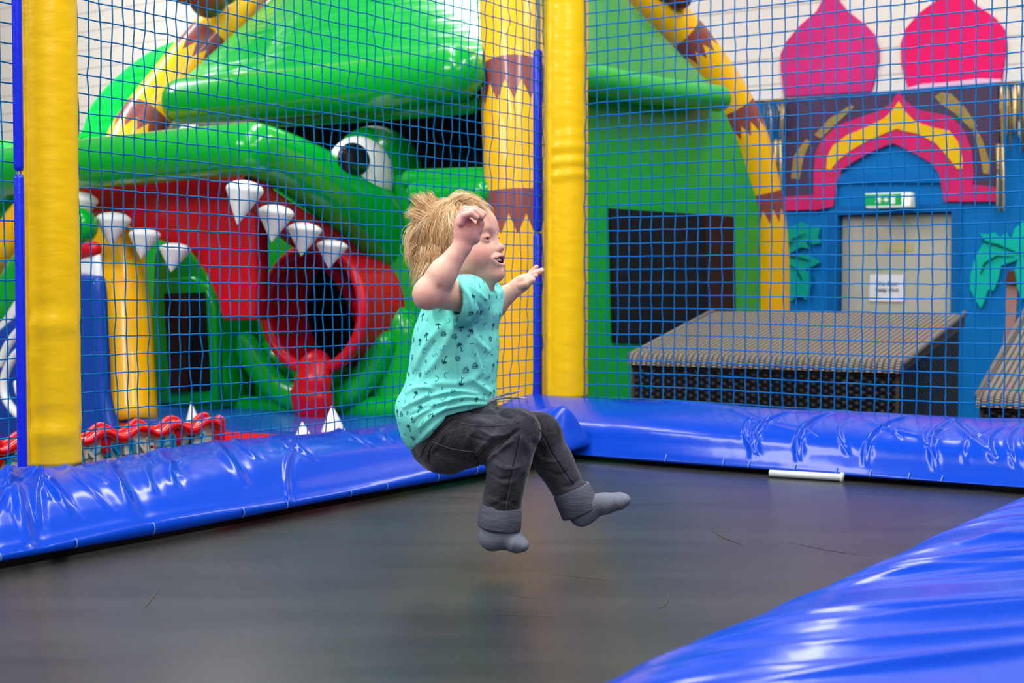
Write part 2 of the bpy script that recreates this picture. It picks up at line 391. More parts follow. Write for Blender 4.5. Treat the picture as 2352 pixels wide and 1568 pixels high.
# ------------------------------------------------------------------ door notice, exit sign
nt_ = thing('paper_notice', 'white paper notice with two lines of text taped to the cream door', 'notice', wp(2036, 660, 0))
q = [onp(x, y, O + U * 0.048, U) for x, y in ((1998, 630), (2077, 631), (2075, 693), (1996, 692))]
g = G(); g.panel(q, -U, 0.004, 0.001, steps=1); g.build('sheet', M['paper'], nt_, smooth=False)
def text_mesh(name, txt, origin, xdir, ydir, size, m, parent, ext=0.002, align='CENTER', offset=0.0, label=None):
    c = bpy.data.curves.new(name, 'FONT'); c.body = txt; c.size = size; c.extrude = ext; c.align_x = align; c.offset = offset
    o = bpy.data.objects.new(name, c); COL.objects.link(o)
    dg = bpy.context.evaluated_depsgraph_get(); me = bpy.data.meshes.new_from_object(o.evaluated_get(dg))
    bpy.data.objects.remove(o); bpy.data.curves.remove(c)
    xd, yd = Vector(xdir), Vector(ydir); zd = xd.cross(yd)
    Mx = Matrix(((xd.x, yd.x, zd.x, origin[0]), (xd.y, yd.y, zd.y, origin[1]), (xd.z, yd.z, zd.z, origin[2]), (0, 0, 0, 1)))
    me.transform(Mx)
    vs = [v.co.copy() for v in me.vertices]; fs = [tuple(p.vertices) for p in me.polygons]; bpy.data.meshes.remove(me)
    return mesh(name, vs, fs, m, parent, smooth=False, label=label)
text_mesh('lettering', 'Fire door\nkeep shut', onp(2037, 655, O + U * 0.042, U), V, Z, 0.045, M['ink'], nt_, 0.001)
text_mesh('lettering', '', onp(2037, 655, O + U * 0.042, U), V, Z, 0.045, M['ink'], nt_, 0.001) if False else None

ES = wp(2038, 458, 0.12)
es = thing('exit_sign', 'green and white lit emergency exit sign box above the cream door', 'sign', ES)
q = [wp(x, y, 0.30) for x, y in ((1986, 444), (2090, 441), (2092, 474), (1988, 477))]
g = G(); g.panel(q, -U, 0.10, 0.012); g.build('housing', mat('exit_sign_lit_white', (232, 236, 222), 0.4, emit=0.35), es)
q = [wp(x, y, 0.303) for x, y in ((1987, 446), (2070, 444), (2071, 471), (1988, 473))]
g = G(); g.panel(q, -U, 0.003, 0.001, steps=1); gp = g.build('green_panel', mat('exit_sign_lit_green', (0, 150, 78), 0.4, emit=0.25), es, smooth=False)
sg = G()
def wq(pts, f): return [wp(x, y, f) for x, y in pts]
# running figure, arrow and doorway
sg.panel(wq([(2044, 449), (2056, 449), (2056, 468), (2044, 468)], .306), -U, .002, .0005, steps=1)
sg.panel(wq([(2029, 456), (2029, 461), (2034, 461), (2034, 465), (2041, 458.5), (2034, 452), (2034, 456)], .306), -U, .002, .0005, steps=1)
sg.panel(wq([(2018, 451), (2021, 449), (2024, 452), (2022, 456), (2026, 459), (2024, 461), (2020, 459), (2023, 466), (2020, 467), (2016, 461), (2012, 466), (2010, 464), (2014, 458), (2012, 454)], .306), -U, .002, .0005, steps=1)
sg.build('running_figure_symbol', M['signwhite'], gp, smooth=False)

# ------------------------------------------------------------------ arch board
AB = thing('arch_board', 'dark purple painted board with pink and yellow ogee arch around the exit door', 'decoration', wp(2050, 480, .12))
def mir(P): return P
outer = [(1803, 228), (2292, 196), (2296, 300), (2288, 462), (2168, 462)]
arch_in = [(2158, 400), (2138, 375), (2105, 355), (2070, 338), (2052, 330), (2032, 336), (1995, 352), (1960, 372), (1932, 392), (1922, 420), (1913, 475)]
g = G(); g.panel(wq(outer + arch_in + [(1800, 484)], .14), -U, .02, .003); g.build('backing', M['purple'], AB, smooth=False)
po = [(1868, 484), (1869, 400), (1872, 355), (1885, 325), (1920, 290), (1980, 268), (2020, 254), (2046, 238), (2063, 210), (2080, 232), (2106, 252), (2150, 260), (2185, 268), (2215, 300), (2232, 345), (2237, 400), (2234, 424), (2288, 430), (2288, 463), (2168, 463)]
g = G(); g.panel(wq(po + arch_in, .155), -U, .015, .003); g.panel(wq([(1800, 452), (1870, 448), (1870, 482), (1800, 484)], .155), -U, .015, .003)
g.build('arch', M['rose'], AB, smooth=False)
yo = [(1898, 388), (1900, 360), (1912, 335), (1945, 310), (1990, 292), (2030, 272), (2050, 252), (2064, 232), (2078, 255), (2100, 278), (2140, 292), (2180, 300), (2200, 325), (2211, 365), (2210, 388), (2198, 388), (2178, 362), (2150, 330), (2110, 308), (2072, 300), (2060, 296), (2035, 305), (1990, 325), (1955, 345), (1925, 368), (1908, 390)]
g = G(); g.panel(wq(yo, .162), -U, .006, .002); g.build('yellow_band', M['yellow_paint'], AB, smooth=False)
for P in ([(1816, 410), (1822, 360), (1850, 320), (1862, 325), (1846, 360), (1836, 412)], [(1870, 310), (1905, 272), (1955, 240), (1962, 246), (1925, 280), (1885, 318)],
          [(2146, 222), (2162, 212), (2185, 215), (2215, 245), (2245, 290), (2232, 298), (2195, 262), (2160, 238)], [(2240, 292), (2256, 320), (2276, 380), (2272, 400), (2258, 398), (2250, 350), (2234, 300)]):
    g = G(); g.panel(wq(P, .145), -U, .005, .001, steps=1); g.build('gold_brush_stroke', M['gold_paint'], AB, smooth=False)

# ------------------------------------------------------------------ onion domes
D1 = [(1800, 222), (1793, 160), (1792, 125), (1805, 95), (1840, 55), (1875, 25), (1888, 0), (1893, -60), (1912, -60), (1925, 0), (1945, 25), (1985, 55), (2008, 80), (2018, 115), (2018, 140), (2008, 185), (2000, 210)]
D2 = [(2085, 202), (2070, 150), (2068, 100), (2080, 65), (2110, 30), (2150, 0), (2185, -25), (2195, -70), (2205, -70), (2215, -25), (2240, 10), (2285, 40), (2308, 70), (2312, 105), (2305, 150), (2300, 185)]
g = G(); g.panel(wq(D1, .03), -U, .03, .004); o = tag(g.build('onion_dome', M['magenta'], smooth=False), 'faded magenta onion dome board on the plank wall, left of the hotter pink one', 'decoration', 'onion dome boards above the arch')
g = G(); g.panel(wq(D2, .03), -U, .03, .004); o = tag(g.build('onion_dome', M['pink'], smooth=False), 'hot pink onion dome board, the right one with white scuffs along its base', 'decoration', 'onion dome boards above the arch')
g = G(); g.panel(wq([(2086, 201), (2120, 192), (2160, 190), (2200, 186), (2250, 180), (2300, 182), (2300, 188), (2200, 196), (2086, 205)], .034), -U, .004, .001, steps=1); g.build('worn_edge', mat('worn_white_edge', (226, 180, 200), 0.6), o, smooth=False)

# ------------------------------------------------------------------ gold foil tassels
def foil(px0, px1, py0, py1, label, seedn, f=0.2, tails=()):
    rnd = random.Random(seedn); t = thing('foil_garland', label, 'garland', wp((px0 + px1) / 2, py0, f), 'gold foil garlands beside the arch')
    n = int((px1 - px0) / 7)
    for i in range(n):
        g = G(); x = px0 + (px1 - px0) * (i + .5) / n; y1 = py1 + rnd.uniform(-45, 10); ww = rnd.uniform(5, 9)
        pts = [wp(x + rnd.uniform(-2, 2), py0 + rnd.uniform(0, 8), f), wp(x + rnd.uniform(-5, 5), py0 * .6 + y1 * .4, f + .03 + rnd.uniform(0, .05)), wp(x + rnd.uniform(-5, 5), y1, f + rnd.uniform(0, .04))]
        r = ww * 10.5 / F / 2
        g.tube(smooth_pts(pts, 5), [r * .5, r * .8, r, r * 1.1, r * 1.2, r * 1.2, r * 1.2, r * 1.1, r, r * .7, r * .3], 6, flat=.35)
        g.build('foil_strand', M['foil'] if rnd.random() < .6 else M['foil_dark'], t)
    for (x, ya, yb) in tails:
        for k in range(4):
            g = G(); xx = x + (k - 1.5) * 5; y2 = yb - rnd.uniform(0, 30)
            g.tube(smooth_pts([wp(xx, ya, f + .02), wp(xx + rnd.uniform(-4, 4), (ya + y2) / 2, f + .05), wp(xx + rnd.uniform(-3, 3), y2, f + .02)], 4), .0085, 6, flat=.4)
            g.build('foil_strand', M['foil'] if k % 2 else M['foil_dark'], t)
    g = G(); g.tube([wp(px0, py0 + 2, f), wp(px1, py0 + 2 - (px1 - px0) * .07, f)], .012, 8); g.build('cord', M['foil_dark'], t)
foil(1734, 1806, 232, 330, 'crumpled gold foil garland hanging left of the purple arch board', 3, .2, [(1785, 320, 445)])
foil(2292, 2400, 192, 345, 'crumpled gold foil garland hanging at the right end of the arch board', 5, .2, [(2296, 330, 495)])

# ------------------------------------------------------------------ painted palms (cut-out boards on the blue wall)
def palm(name_label, m, leaves, lines, trunk=None, heart=None):
    t = thing('palm_cutout', name_label, 'decoration', wp(*(leaves[0][0]), .13), 'palm tree cut-outs on the blue wall')
    if trunk: g = G(); g.panel(wq(trunk, .135), -U, .015, .003); g.build('trunk', M['palmtrunk'], t, smooth=False)
    for i, P in enumerate(leaves):
        g = G(); g.panel(wq(P, .15 + .004 * i), -U, .014 + .004 * i, .003); g.build('palm_leaf', m, t, smooth=False)
    g = G()
    for P in lines: g.tube([wp(x, y, .166) for x, y in P], [.004] + [.009] * (len(P) - 2) + [.003], 6, flat=.5)
    g.build('leaf_vein', M['leafline'], t)
    if heart: g = G(); g.panel(wq(heart, .172), -U, .01, .003); g.build('palm_heart', M['palmbrown'], t, smooth=False)
palm('darker teal palm cut-out on the blue wall between castle and cream door', M['teal_d'],
     [[(1770, 620), (1795, 560), (1812, 522), (1840, 510), (1862, 520), (1884, 524), (1878, 545), (1886, 558), (1868, 562), (1852, 552), (1858, 572), (1840, 568), (1810, 585)],
      [(1770, 625), (1800, 585), (1840, 582), (1868, 592), (1884, 602), (1868, 612), (1845, 618), (1810, 606)],
      [(1770, 630), (1805, 600), (1840, 610), (1860, 630), (1862, 655), (1852, 690), (1838, 680), (1826, 684), (1816, 694), (1806, 660), (1790, 640)]],
     [[(1800, 572), (1820, 550), (1850, 536)], [(1805, 588), (1830, 590), (1862, 600)], [(1805, 605), (1828, 618), (1842, 644)]])
palm('bright teal palm cut-out with pink trunk on the blue wall right of the door', M['teal'],
     [[(2350, 590), (2330, 560), (2290, 552), (2258, 558), (2240, 590), (2228, 632), (2228, 665), (2240, 690), (2253, 709), (2262, 690), (2270, 665), (2282, 668), (2292, 645), (2300, 610), (2330, 600)],
      [(2350, 590), (2320, 575), (2290, 562), (2262, 552), (2250, 536), (2268, 538), (2284, 534), (2296, 545), (2312, 535), (2322, 550), (2330, 525), (2345, 512), (2370, 490), (2390, 540)],
      [(2340, 590), (2330, 620), (2335, 655), (2346, 690), (2360, 680), (2380, 700), (2420, 640), (2400, 590)]],
     [[(2256, 556), (2290, 562), (2335, 580)], [(2252, 630), (2262, 605), (2290, 588), (2330, 590)]],
     trunk=[(2312, 650), (2338, 650), (2334, 720), (2326, 800), (2330, 870), (2296, 870), (2306, 760)], heart=[(2316, 620), (2330, 622), (2334, 652), (2306, 654)])

# ------------------------------------------------------------------ wicker chests
def chest(name_label, fl, fr, depth, zf, zb, zbot, stack=False):
    """fl, fr = front corners (x,y); sloping lid from zf (front) to zb (back)"""
    fl, fr = Vector((*fl, 0)), Vector((*fr, 0)); d = (fr - fl).normalized(); b = U; L = (fr - fl).length
    t = thing('wicker_chest', name_label, 'chest', (fl.x, fl.y, zbot))
    g = G()
    def face(p, a, c, la, lc, n=1):
        g.add([p, p + a, p + a + c, p + c], [(0, 1, 2, 3)], 0, [(0, 0), (la, 0), (la, lc), (0, lc)])
    h0 = zf - zbot - .06
    def q4(P, uv, m=0): g.add(P, [(0, 1, 2, 3)], m, uv)
    A = fl + Z * zbot; B = fr + Z * zbot; Cc = B + b * depth; D = A + b * depth
    zfb, zbb = zf - .06, zb - .06
    A2, B2 = fl + Z * zfb, fr + Z * zfb; C2_, D2_ = fr + b * depth + Z * zbb, fl + b * depth + Z * zbb
    q4([A, B, B2, A2], [(0, 0), (L, 0), (L, h0), (0, h0)]); q4([B, Cc, C2_, B2], [(0, 0), (depth, 0), (depth, zbb - zbot), (0, h0)])
    q4([Cc, D, D2_, C2_], [(0, 0), (L, 0), (L, zbb - zbot), (0, zbb - zbot)]); q4([D, A, A2, D2_], [(0, 0), (depth, 0), (depth, h0), (0, zbb - zbot)])
    q4([D, Cc, B, A], [(0, 0), (L, 0), (L, depth), (0, depth)]); q4([A2, B2, C2_, D2_], [(0, 0), (L, 0), (L, depth), (0, depth)])
    g.build('body', M['wick_side'], t, smooth=False)
    # lid with rounded front edge
    g = G(); e = .02; prof = []
    for k in range(7):
        a = PI / 2 * k / 6; prof.append((.05 - .05 * math.sin(a) - e, zfb + .0 + (.06) * (1 - math.cos(a)) if k else zfb))
    prof = [(-e, zfb)] + [(-e + .05 * (1 - math.cos(a)), zfb + .06 * math.sin(a)) for a in [PI / 2 * k / 6 for k in range(1, 7)]] + [(depth + e, zb), (depth + e, zbb)]
    vs = []; uvs = []
    acc = 0
    for i, (y, z) in enumerate(prof):
        if i: acc += math.hypot(y - prof[i - 1][0], z - prof[i - 1][1])
        for s in (-e, L + e):
            vs.append(fl + d * s + b * y + Z * z); uvs.append((s, acc))
    n = len(prof); fs = [(2 * i, 2 * i + 1, 2 * i + 3, 2 * i + 2) for i in range(n - 1)] + [(2 * n - 2, 2 * n - 1, 1, 0)]
    fs += [tuple(2 * i for i in range(n)), tuple(2 * i + 1 for i in range(n))[::-1]]
    g.add(vs, fs, 0, uvs); g.build('lid', M['wick_top'], t, smooth=False)
    edge_m = mat('grey_wicker_edge', (112, 104, 98), 0.5)
    for s in (-e, L + e):
        g = G(); g.tube([fl + d * s + b * (-e + .02) + Z * (zf - .018), fl + d * s + b * (depth + e) + Z * (zb)], .014, 8); g.build('lid_piping', edge_m, t)
    brm = mat('worn_brown_edge', (46, 32, 24), 0.5, var=.6, vscale=12)
    for s in (0, L): g = G(); g.tube([fl + d * s + Z * zbot, fl + d * s + Z * zfb], .010, 8); g.build('corner_piping', brm, t)
    g = G(); g.tube([fl - b * .004 + Z * (zfb - .012), fr - b * .004 + Z * (zfb - .012)], .005, 6); g.build('front_piping', brm, t)
a = at(1455, 808, 6.6); bq = at(2062, 832, 5.93)
chest('large dark wicker chest with grey sloping lid behind the far blue net', (a.x, a.y), (bq.x, bq.y), .86, .315, .49, FLOOR)
a = at(2256, 905, 5.75); e2 = a + V * 1.1
chest('dark wicker chest with grey lid cut off by the right edge of the photo', (a.x, a.y), (e2.x, e2.y), .86, .19, .56, FLOOR)

# ================================================================== bouncy castle with green reptile mouth
K2 = Vector((0.027, 7.2, 0))
def cf(px, py, f=0.0): return onp(px, py, K2 - U * f, U)          # parallel to the front face
def cs(px, py, s=0.0): return onp(px, py, K2 + V * s, V)          # parallel to the side face
BC = thing('bouncy_castle', 'green inflatable castle shaped as a toothed reptile mouth between yellow palm trunks', 'bouncy castle', (K2.x - 1.0, K2.y + 2, FLOOR))
L2 = K2 - V * 2.86; R2 = K2 + U * 3.2; BZ = -0.06
def cq(P, f): return [cf(x, y, f) for x, y in P]
def pnl(name, P, f, m, thick=.08, rim=.03, sm=True, parent=BC, n=4):
    g = G(); P2 = sm2(P, n) if sm else P
    g.panel(cq(P2, f), -U, thick, rim); return g.build(name, m, parent)
# base
g = G(); o = K2 - V * 3.05 - U * 1.05 + V * 0.05
g.box(K2 - V * 3.0 + Z * FLOOR - U * .05, V * 3.1, U * 3.3, Z * (BZ - FLOOR)); g.build('base', M['baseblue'], BC, smooth=False)
P = [cf(x, 985, 1.05) for x in (0, 1)]
A0 = K2 - V * 3.0 - U * 1.05; g = G()
outl = [A0 + Z * (FLOOR + .02), A0 + V * 3.1 + Z * (FLOOR + .02), A0 + V * 3.1 + Z * (BZ - .02), A0 + Z * (BZ - .02)]
g.box(A0 + Z * (BZ - .12) + U * .04, V * 3.1, U * .96, Z * .12); fa = g.build('jaw_apron', M['baseblue'], BC, smooth=False)
g = G(); g.tube([A0 + V * 0.0 + Z * (BZ - .09) , A0 + V * 3.1 + Z * (BZ - .09)], .075, 20, round_caps=True); g.build('lip_tube', M['red'], BC)
g = G(); g.box(A0 + Z * FLOOR + U * .02, V * 3.1, U * .1, Z * (BZ - .12 - FLOOR)); g.build('front_skirt', M['red'], BC, smooth=False)
# walls
g = G(); g.panel(cq([(330, 500), (330, 960), (1200, 960), (1200, 430), (960, 400), (700, 400), (560, 430)], 0.0), -U, .12, .03); g.build('front_wall', M['green'], BC)
g = G(); g.panel(cq([(560, 220), (560, 520), (1200, 520), (1200, 180)], -.5), -U, .05, .01); g.build('upper_opening_net', M['dark'], BC)
g = G(); g.panel(cq([(905, 215), (905, 460), (1015, 460), (1015, 215)], -.46), -U, .03, .01); g.build('inner_banner', M['brown_dark'], BC)
# vertical ribs on lower wall
for (x0, x1, y0, y1) in ((500, 585, 745, 930), (590, 660, 800, 935), (850, 960, 745, 935), (960, 1060, 745, 935)):
    xm = (x0 + x1) / 2; r = (cf(x1, 800) - cf(x0, 800)).length / 2
    g = G(); g.tube([cf(xm, y1 - 12, .02), cf(xm, y0 + 25, .02)], r, 24, round_caps=True, flat=.6 if True else 1, upv=V); g.build('wall_rib', M['green'], BC)
# curved green collar under the throat
g = G(); g.tube(smooth_pts([cf(560, 790, .12), cf(600, 850, .15), cf(650, 900, .18), cf(725, 925, .2), cf(800, 905, .18), cf(850, 850, .15), cf(880, 790, .12)], 6), .075, 20, round_caps=True); g.build('throat_collar', M['green'], BC)
g = G(); g.tube(smooth_pts([cf(470, 925, .1), cf(700, 945, .12), cf(1100, 930, .1)], 6), .075, 16, round_caps=True); g.build('bottom_tube', M['green'], BC)
# side window tower at left
tw = pnl('window_tower', [(345, 935), (346, 640), (352, 575), (380, 548), (420, 560), (462, 600), (487, 650), (497, 720), (500, 935)], .32, M['green'], .3, .04, n=3)
pnl('tower_frame', [(352, 930), (350, 640), (440, 634), (475, 655), (492, 700), (498, 925)], .36, M['green'], .05, .025, sm=False)
pnl('mesh_window', [(376, 674), (468, 671), (480, 896), (388, 902)], .375, M['dark'], .03, .006, sm=False, n=1)
pnl('window_banner', [(376, 674), (425, 672), (432, 899), (388, 902)], .385, M['brown_dark'], .012, .004, sm=False, n=1)
# mouth interior
pnl('palate', [(120, 430), (300, 405), (520, 400), (600, 410), (590, 470), (586, 560), (586, 735), (508, 736), (496, 690), (470, 630), (430, 575), (350, 548), (250, 500), (120, 470)], .72, M['red'], .10, .03, sm=False)
# throat tunnel (ring + barrel + black disc painted as its dark depth)
def ell(cx, cy, rx, ry, f, n=36, rot=0): return [cf(cx + rx * math.cos(2 * PI * k / n), cy + ry * math.sin(2 * PI * k / n), f) for k in range(n)]
g = G(); E0 = ell(724, 710, 112, 140, .34); g.tube(E0, .035, 12, closed=True); g.build('throat_ring', M['red'], BC)
E1 = [p + U * .34 for p in E0]; n_ = len(E0)
g = G(); g.add(E0 + E1, [(k, (k + 1) % n_, n_ + (k + 1) % n_, n_ + k) for k in range(n_)]); g.build('throat_barrel', M['red'], BC)
g = G(); c_ = sum(E1, Vector()) / n_; g.add([p - U * .012 for p in E1] + [c_ - U * .012], [(k, (k + 1) % n_, n_) for k in range(n_)]); g.build('throat_dark_disc', M['tunnel'], BC)
g = G(); g.tube(smooth_pts([cf(722, 845, .36), cf(720, 868, .38), cf(716, 900, .38), cf(722, 940, .36)], 4), [.1] * 4 + [.11] * 4 + [.125] * 4 + [.115], 20, round_caps=True, flat=.7, upv=V); g.build('throat_tongue', M['red'], BC)
# gum strip, on the plane of the snout's near side
S0 = onp(580, 335, K2 - U * .95, U); S0.z = 0
def sp(px, py, s=0.0): return onp(px, py, S0 + V * s, V)
gum = [(588, 405), (640, 440), (700, 480), (760, 515), (830, 565), (885, 615), (925, 680), (944, 740), (838, 738), (822, 690), (790, 640), (740, 590), (690, 560), (640, 520), (600, 480), (588, 450)]
g = G(); g.panel([sp(x, y, .0) for x, y in gum], V, .08, .02); g.build('near_gum', M['darkred'], BC)
g = G(); g.panel([sp(x, y, .015) for x, y in [(868, 630), (895, 640), (925, 690), (944, 740), (838, 738), (826, 695)]], V, .05, .015); g.build('cheek_lining', M['red'], BC)
# snout
g = G(); g.tube(smooth_pts([onp(x, y, S0, U) for x, y in [(-30, 430), (0, 400), (60, 390), (190, 377), (350, 362), (480, 350), (578, 343)]], 5), [.10] * 3 + [.13] * 28, 28, round_caps=True); g.build('snout_front', M['green'], BC)
sn = [sp(582, 343), sp(640, 364), sp(700, 396), sp(770, 440), sp(840, 492), sp(900, 560), sp(948, 640), sp(985, 700), sp(990, 760)]
rr = [.13, .138, .152, .172, .186, .188, .17, .14, .12]
sn2 = smooth_pts(sn, 4); rr2 = list(np.interp(np.linspace(0, 8, len(sn2)), range(9), rr))
g = G(); g.tube(sn2, rr2, 28, round_caps=True); g.build('snout_side', M['green'], BC)
# eye
Ec = sp(868, 400, -.06)
g = G(); g.ellipsoid(Ec, (U, V, Z), (.34, .17, .26), nu=32, nv=20); eye = g.build('eye_dome', M['green'], BC)
Ew = sp(828, 402, .06)
g = G(); g.ellipsoid(Ew, (U, V, Z), (.25, .10, .20), nu=32, nv=20); ew = g.build('eyeball', M['white'], BC)
g = G(); g.ellipsoid(sp(813, 366, .15), (U, V, Z), (.125, .03, .085), nu=24, nv=12); g.build('pupil', M['pupil'], BC)
# cheek tubes behind child
g = G(); g.tube([cf(945, 412, .06), cf(1125, 408, .06)], .055, 16, round_caps=True); g.build('ledge_tube', M['green'], BC)
g = G(); g.tube([cf(965, 446, .10), cf(1110, 442, .10)], .075, 16, round_caps=True); g.build('ledge_tube', M['green'], BC)
# teeth
def tooth(tipx, tipy, lx, ly, rx, ry, Yd, m=M['white'], up=False):
    tip, base_l, base_r = at(tipx, tipy, Yd), at(lx, ly, Yd), at(rx, ry, Yd); bl, br_, tp = Vector(base_l), Vector(base_r), Vector(tip); c = (bl + br_) / 2; a = (br_ - bl) / 2; R = a.length
    ax = (tp - c); H = ax.length; ax.normalize(); a.normalize(); b2 = ax.cross(a).normalized(); g = G(); n = 20; vs = []
    P = [(hh_, math.sqrt(max(0.0, 1 - ((.13 - hh_) / .25) ** 2)) if hh_ < .13 else (1 - ((hh_ - .13) / .87)) ** .92) for hh_ in (-.12, -.118, -.11, -.09, -.06, -.02, .03, .08, .13, .18, .24, .32, .42, .54, .66, .78, .88, .95, .985, 1.0)]
    P = [(h, r) for h, r in P[1:]]
    for h, r in P:
        for k in range(n):
            an = 2 * PI * k / n; vs.append(c + ax * H * (h - .1) / .9 + a * math.cos(an) * R * r + b2 * math.sin(an) * R * r * .75)
    fs = [(i * n + k, i * n + (k + 1) % n, (i + 1) * n + (k + 1) % n, (i + 1) * n + k) for i in range(len(P) - 1) for k in range(n)] + [tuple(range(n))[::-1]]
    g.add(vs, fs); g.build('tooth', m, BC)
for (tx, ty, lx, ly, rx, ry) in ((545, 516, 519, 428, 606, 440), (624, 556, 592, 482, 676, 492), (692, 588, 660, 522, 740, 530), (755, 616, 727, 560, 800, 567)):
    tooth(tx, ty, lx, ly, rx, ry, sp((lx + rx) / 2, ly, .10).y)
for (tx, ty, lx, ly, rx, ry, f) in ((170, 530, 130, 450, 226, 462, .96), (254, 568, 220, 500, 302, 506, .90), (324, 594, 296, 536, 370, 540, .86), (393, 625, 366, 568, 440, 574, .82)):
    tooth(tx, ty, lx, ly, rx, ry, cf((lx + rx) / 2, ly, f).y)
for (tx, ty, lx, ly, rx, ry, f) in ((439, 922, 424, 985, 466, 985, 1.0), (763, 930, 738, 992, 794, 992, 1.0), (694, 968, 678, 1002, 716, 1002, 1.12), (370, 962, 355, 1010, 390, 1010, 1.12), (560, 985, 545, 1020, 580, 1020, 1.12)):
    if tx in (560,): continue
    tooth(tx, ty, lx, ly, rx, ry, cf(tx, ly, f).y)
# trunks
def trunk(pts, rad, off, vmin=0.0, n=6, per=.62, label=None):
    g = G(); P = smooth_pts(pts, n); r = list(np.interp(np.linspace(0, 1, len(P)), np.linspace(0, 1, len(rad)), rad)); g.tube(P, r, 32, round_caps=False); g.build('palm_trunk', trunk_mat('palm_trunk_vinyl', off, per, vmin=vmin), BC)
PK = Vector((-0.283, 9.32, 3.45))
trunk([at(296, 975, 7.40), at(285, 760, 7.6), at(275, 600, 7.85), at(272, 480, 8.1), at(300, 330, 8.4), at(400, 190, 8.6), at(500, 70, 8.75), at(600, -60, 8.95), at(760, -230, 9.2)], [.148, .148, .145, .14, .145, .145, .14, .13, .12], -.24, vmin=.9)
trunk([K2 + Vector((.0, 0, BZ)), K2 + Vector((.0, 0, .4)), K2 + Vector((-.0, .0, 1.0)), K2 + Vector((-.02, .08, 1.6)), K2 + Vector((-.04, .35, 2.2)), K2 + Vector((-.1, .9, 2.8)), PK], [.185, .175, .165, .165, .16, .15, .12], .135, vmin=.75, per=.64)
R3 = R2 + V * .0
trunk([at(1770, 1100, 9.9), at(1768, 900, 9.9), at(1768, 700, 9.9), at(1765, 560, 9.88), at(1745, 420, 9.85), at(1700, 270, 9.78), at(1600, 110, 9.65), at(1480, -10, 9.5), at(1300, -170, 9.4)], [.135] * 9, -.115, vmin=1.4)
# coconuts
for (x, y, Y, r) in ((478, 0, 8.45, .11), (428, -22, 8.5, .09), (512, -25, 8.5, .1), (1560, -5, 9.4, .085), (1530, -20, 9.4, .08)):
    g = G(); g.ellipsoid(at(x, y, Y), (Vector((1, 0, 0)), Vector((0, 1, 0)), Z), (r, r, r * .95)); g.build('coconut', M['coconut'], BC)
# roof
def patch(a, b, c, d, bulge, n, m, name, thick=.04, off=Z, ripple=0):
    a, b, c, d = map(Vector, (a, b, c, d)); vs = []; fs = []; uvs = []
    nn = (b - a).cross(d - a).normalized()
    if nn.dot(CAM - a) < 0: nn = -nn
    for i in range(n + 1):
        for j in range(n + 1):
            s, t = i / n, j / n; p = (a * (1 - s) + b * s) * (1 - t) + (d * (1 - s) + c * s) * t
            vs.append(p + nn * (bulge * math.sin(PI * s) * math.sin(PI * t) + ripple * math.sin(s * 23 + 3 * t) * math.sin(PI * t)))
    K = (n + 1) ** 2
    vs += [v - nn * thick for v in vs]
    for i in range(n):
        for j in range(n):
            q = i * (n + 1) + j; F4 = (q, q + 1, q + n + 2, q + n + 1); fs.append(F4); fs.append(tuple(K + x for x in F4[::-1]))
    g = G(); g.add(vs, fs); return g.build(name, m, BC)
ea = onp(395, 205, K2 - U * .12, U); eb = onp(1108, 140, K2 - U * .12, U)
patch(ea, eb, PK + (eb - ea) * .04, PK - (eb - ea) * .12, .16, 24, M['roofgreen'], 'front_roof')
ec = onp(1330, 190, K2 + V * .10, V); ed = onp(1665, 228, K2 + V * .10, V); ee = onp(1262, 172, K2 + V * .10, V)
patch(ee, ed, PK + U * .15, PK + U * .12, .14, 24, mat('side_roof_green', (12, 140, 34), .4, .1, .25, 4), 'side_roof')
g = G(); g.tube(smooth_pts([cf(425, 232, .18), cf(600, 222, .18), cf(850, 195, .18), cf(1052, 168, .18)], 6), .135, 28, round_caps=True); g.build('eave_tube', M['green'], BC)
g = G(); g.tube(smooth_pts([cf(470, 275, .02), cf(700, 268, .02), cf(1080, 238, .02)], 6), .055, 18, round_caps=True); g.build('eave_lower_tube', M['green'], BC)
g = G(); g.tube(smooth_pts([cs(1300, 176, .12), cs(1350, 182, .12), cs(1480, 205, .12), cs(1650, 226, .12)], 6), [.09] * 6 + [.085] * 7 + [.08] * 6, 24, round_caps=True); g.build('eave_tube', M['green_side'], BC)
# right side wall with mesh window
def csq(P, s): return [cs(x, y, s) for x, y in P]
g = G(); g.panel(csq([(1180, 180), (1240, 185), (1350, 210), (1660, 240), (1700, 330), (1738, 450), (1748, 500), (1752, 1000), (1180, 1150)], .0), V, .1, .02); g.build('side_wall', M['green_side'], BC)
g = G(); g.panel(csq([(1404, 478), (1688, 497), (1692, 800), (1412, 786)], .02), V, .03, .006, steps=1); g.build('mesh_window', M['dark'], BC, smooth=False)
g = G(); g.panel(csq([(1620, 493), (1688, 497), (1692, 800), (1628, 796)], .026), V, .012, .004, steps=1); g.build('window_banner', M['brown_dark'], BC, smooth=False)
# green leaf fin at the far left
pnl('leaf_fin', [(170, 330), (182, 290), (200, 240), (240, 190), (290, 145), (340, 112), (400, 90), (470, 100), (440, 200), (360, 300), (300, 340)], -.25, M['roofgreen'], .15, .06, n=5)

